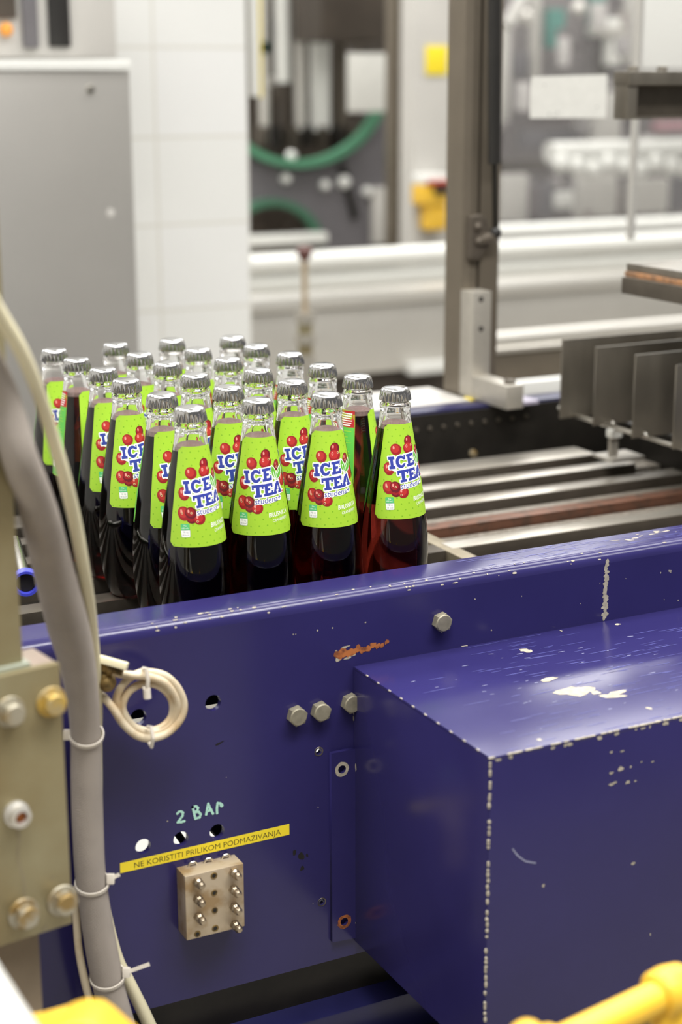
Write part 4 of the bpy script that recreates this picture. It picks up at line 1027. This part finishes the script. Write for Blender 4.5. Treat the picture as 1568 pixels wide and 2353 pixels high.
sl('upper_fascia', 440, 684, 2300, 706, YR - .02, .2, STEEL_M, tr, xr=800); sl('fascia', 440, 707, 2300, 862, YR, .2, STEEL_M, tr, xr=800); sl('lower_shadow_gap', 440, 862, 2300, 900, YR + .05, .1, BROWN_D, tr, xr=800, zlo=0)
sl('end_block', 945, 833, 1040, 858, YR - .04, .04, WHITE, tr)
lo = at(1145, 780, Y=2.0)
wr = thing('near_wash_rail', (lo.x, 2.0, 1.0), 'rounded pale steel rail running right behind the lane plates', 'rail')
hgt = 34 / FPX * (lo - CAM).dot(FW)
MB().cyl((lo.x - .02, 2.0, lo.z), (4.0, 2.0, lo.z), hgt / 2, 20).build('rail', STEEL_M, wr)
sl('skirt', 1136, 798, 2300, 880, 2.0, .03, STEEL_D, wr, xr=1200)
wg = thing('side_guide', (at(1210, 830, Y=1.3).x, 1.3, 1.1), 'grey brown side guide with pale top edge between the post and lane plates', 'guide')
sl('top_edge', 1090, 796, 1700, 808, 1.3, .03, ALU, wg, xr=1210); sl('web', 1090, 808, 1700, 872, 1.31, .02, ALU_P, wg, xr=1210)
tag(sl('white_ledge', 1120, 872, 1700, 912, 1.0, .02, WHITE, None, xr=1250), 'white ledge behind the foot bracket', 'ledge')
# level valve with stem
YV = 2.3
vs = thing('stem_valve', at(706, 800, Y=YV), 'thin valve stem with dark red knob and fittings behind the bottles', 'valve')
k_ = at(700, 585, Y=YV); t_ = at(706, 720, Y=YV); sc = (k_ - CAM).dot(FW) / FPX
MB().lathe([(0, -18 * sc), (9 * sc, -14 * sc), (18 * sc, 2 * sc), (20 * sc, 12 * sc), (12 * sc, 18 * sc), (0, 19 * sc)], Matrix.Translation(k_), 20).build('knob', DRED, vs)
MB().cyl((k_.x, k_.y, k_.z - 14 * sc), (k_.x, k_.y, 0), 7 * sc, 14).build('stem', ALU_T, vs)
for y0_, y1_, w, m in ((718, 742, 22, ALU), (742, 766, 17, GALV), (766, 788, 24, ALU), (788, 812, 17, GALV), (812, 900, 22, ALU)):
    MB().cyl((k_.x, k_.y, at(706, y1_, Y=YV).z), (k_.x, k_.y, at(706, y0_, Y=YV).z), w * sc, 20).build('fitting', m, vs)
# packing machine far right, behind the clear guard
YK = 4.6
pk = thing('packing_machine', (at(1350, 300, Y=YK).x, YK + .3, 0), 'grey packing machine with pipes behind the clear guard door', 'machine')
sl('back_panel', 1100, -400, 2000, 700, YK + .5, .05, mat('lilac_grey_paint', (124, 118, 118), 0.5, var=0.12, scale=3), pk)
for x0_, y0_, x1_, y1_, dy, m in ((1150, 60, 1175, 300, .3, GREY), (1228, -100, 1246, 180, .32, STEEL_M), (1262, 20, 1300, 110, .3, TEAL), (1365, -20, 1392, 58, .3, TEAL), (1400, 40, 1428, 150, .2, WHITE_T), (1360, 60, 1440, 84, .18, STEEL_M), (1380, 80, 1402, 280, .35, BROWN_D), (1440, -200, 1482, 150, .3, GREY), (1175, 120, 1240, 175, .35, GREY_M), (1200, 300, 1340, 340, .25, GREY_M), (1330, 240, 1360, 330, .3, GREY), (1372, 210, 1430, 330, .15, GREY), (1150, 370, 1260, 392, .1, BROWN_D), (1150, 400, 1215, 510, .05, GREY), (1235, 420, 1275, 500, .1, GREY_M), (1285, 440, 1320, 480, .0, WHITE), (1330, 400, 1420, 500, .1, GREY), (1450, 410, 1540, 490, .1, GREY), (1540, 400, 1640, 490, .1, GREY_M), (1170, 545, 1390, 560, -.1, BROWN_D), (1510, 280, 1580, 300, .2, mat('pinkish_panel', (176, 130, 138), .5))):
    sl('machine_panel', x0_, y0_, x1_, y1_, YK + dy, .05, m, pk, .01)
mb = MB(); mb.cyl(at(1165, 60, Y=YK), at(1225, -40, Y=YK), .03, 16); mb.build('sloping_pipe', GREY, pk)
for x, y in ((1295, 118), (1208, 40), (1330, 20)):
    MB().ball(at(x, y, Y=YK + .15), .035).build('round_cover', STEEL_M, pk)
GP = [mat('machine_grey_%s' % n_, c_, .5, var=.05) for n_, c_ in (('dark', (74, 68, 68)), ('mid', (108, 101, 102)), ('warm', (140, 132, 128)), ('pale', (186, 182, 180)), ('steel', (160, 156, 156)))]
for k in range(44):
    x0_ = random.uniform(1150, 1570); y0_ = random.choice((random.uniform(-30, 170), random.uniform(170, 330), random.uniform(400, 500)))
    w_, h_ = random.uniform(8, 30), random.uniform(14, 80)
    sl('machine_panel', x0_, y0_, x0_ + w_, y0_ + h_, YK + random.uniform(.05, .4), .04, random.choice(GP), pk, .006)
fr = thing('white_roll', at(1420, 360, Y=4.2), 'fuzzy white roll lying across the packing machine', 'roll')
a_ = at(1262, 350, Y=4.3); r = 24 / FPX * (a_ - CAM).dot(FW)
MB().cyl(a_, (a_.x + 2.2, 4.3, a_.z), r, 20).build('roll', WHITE_T, fr)
for k in range(10): MB().ball(at(1290 + 36 * k, 376 + 6 * (k % 3), Y=4.25), r * 0.95).build('hanging_fold', WHITE_T, fr)
tag(sl('white_board', 1481, -400, 1900, 160, 4.0, .03, WHITE, None), 'plain white board at the upper right corner', 'board')
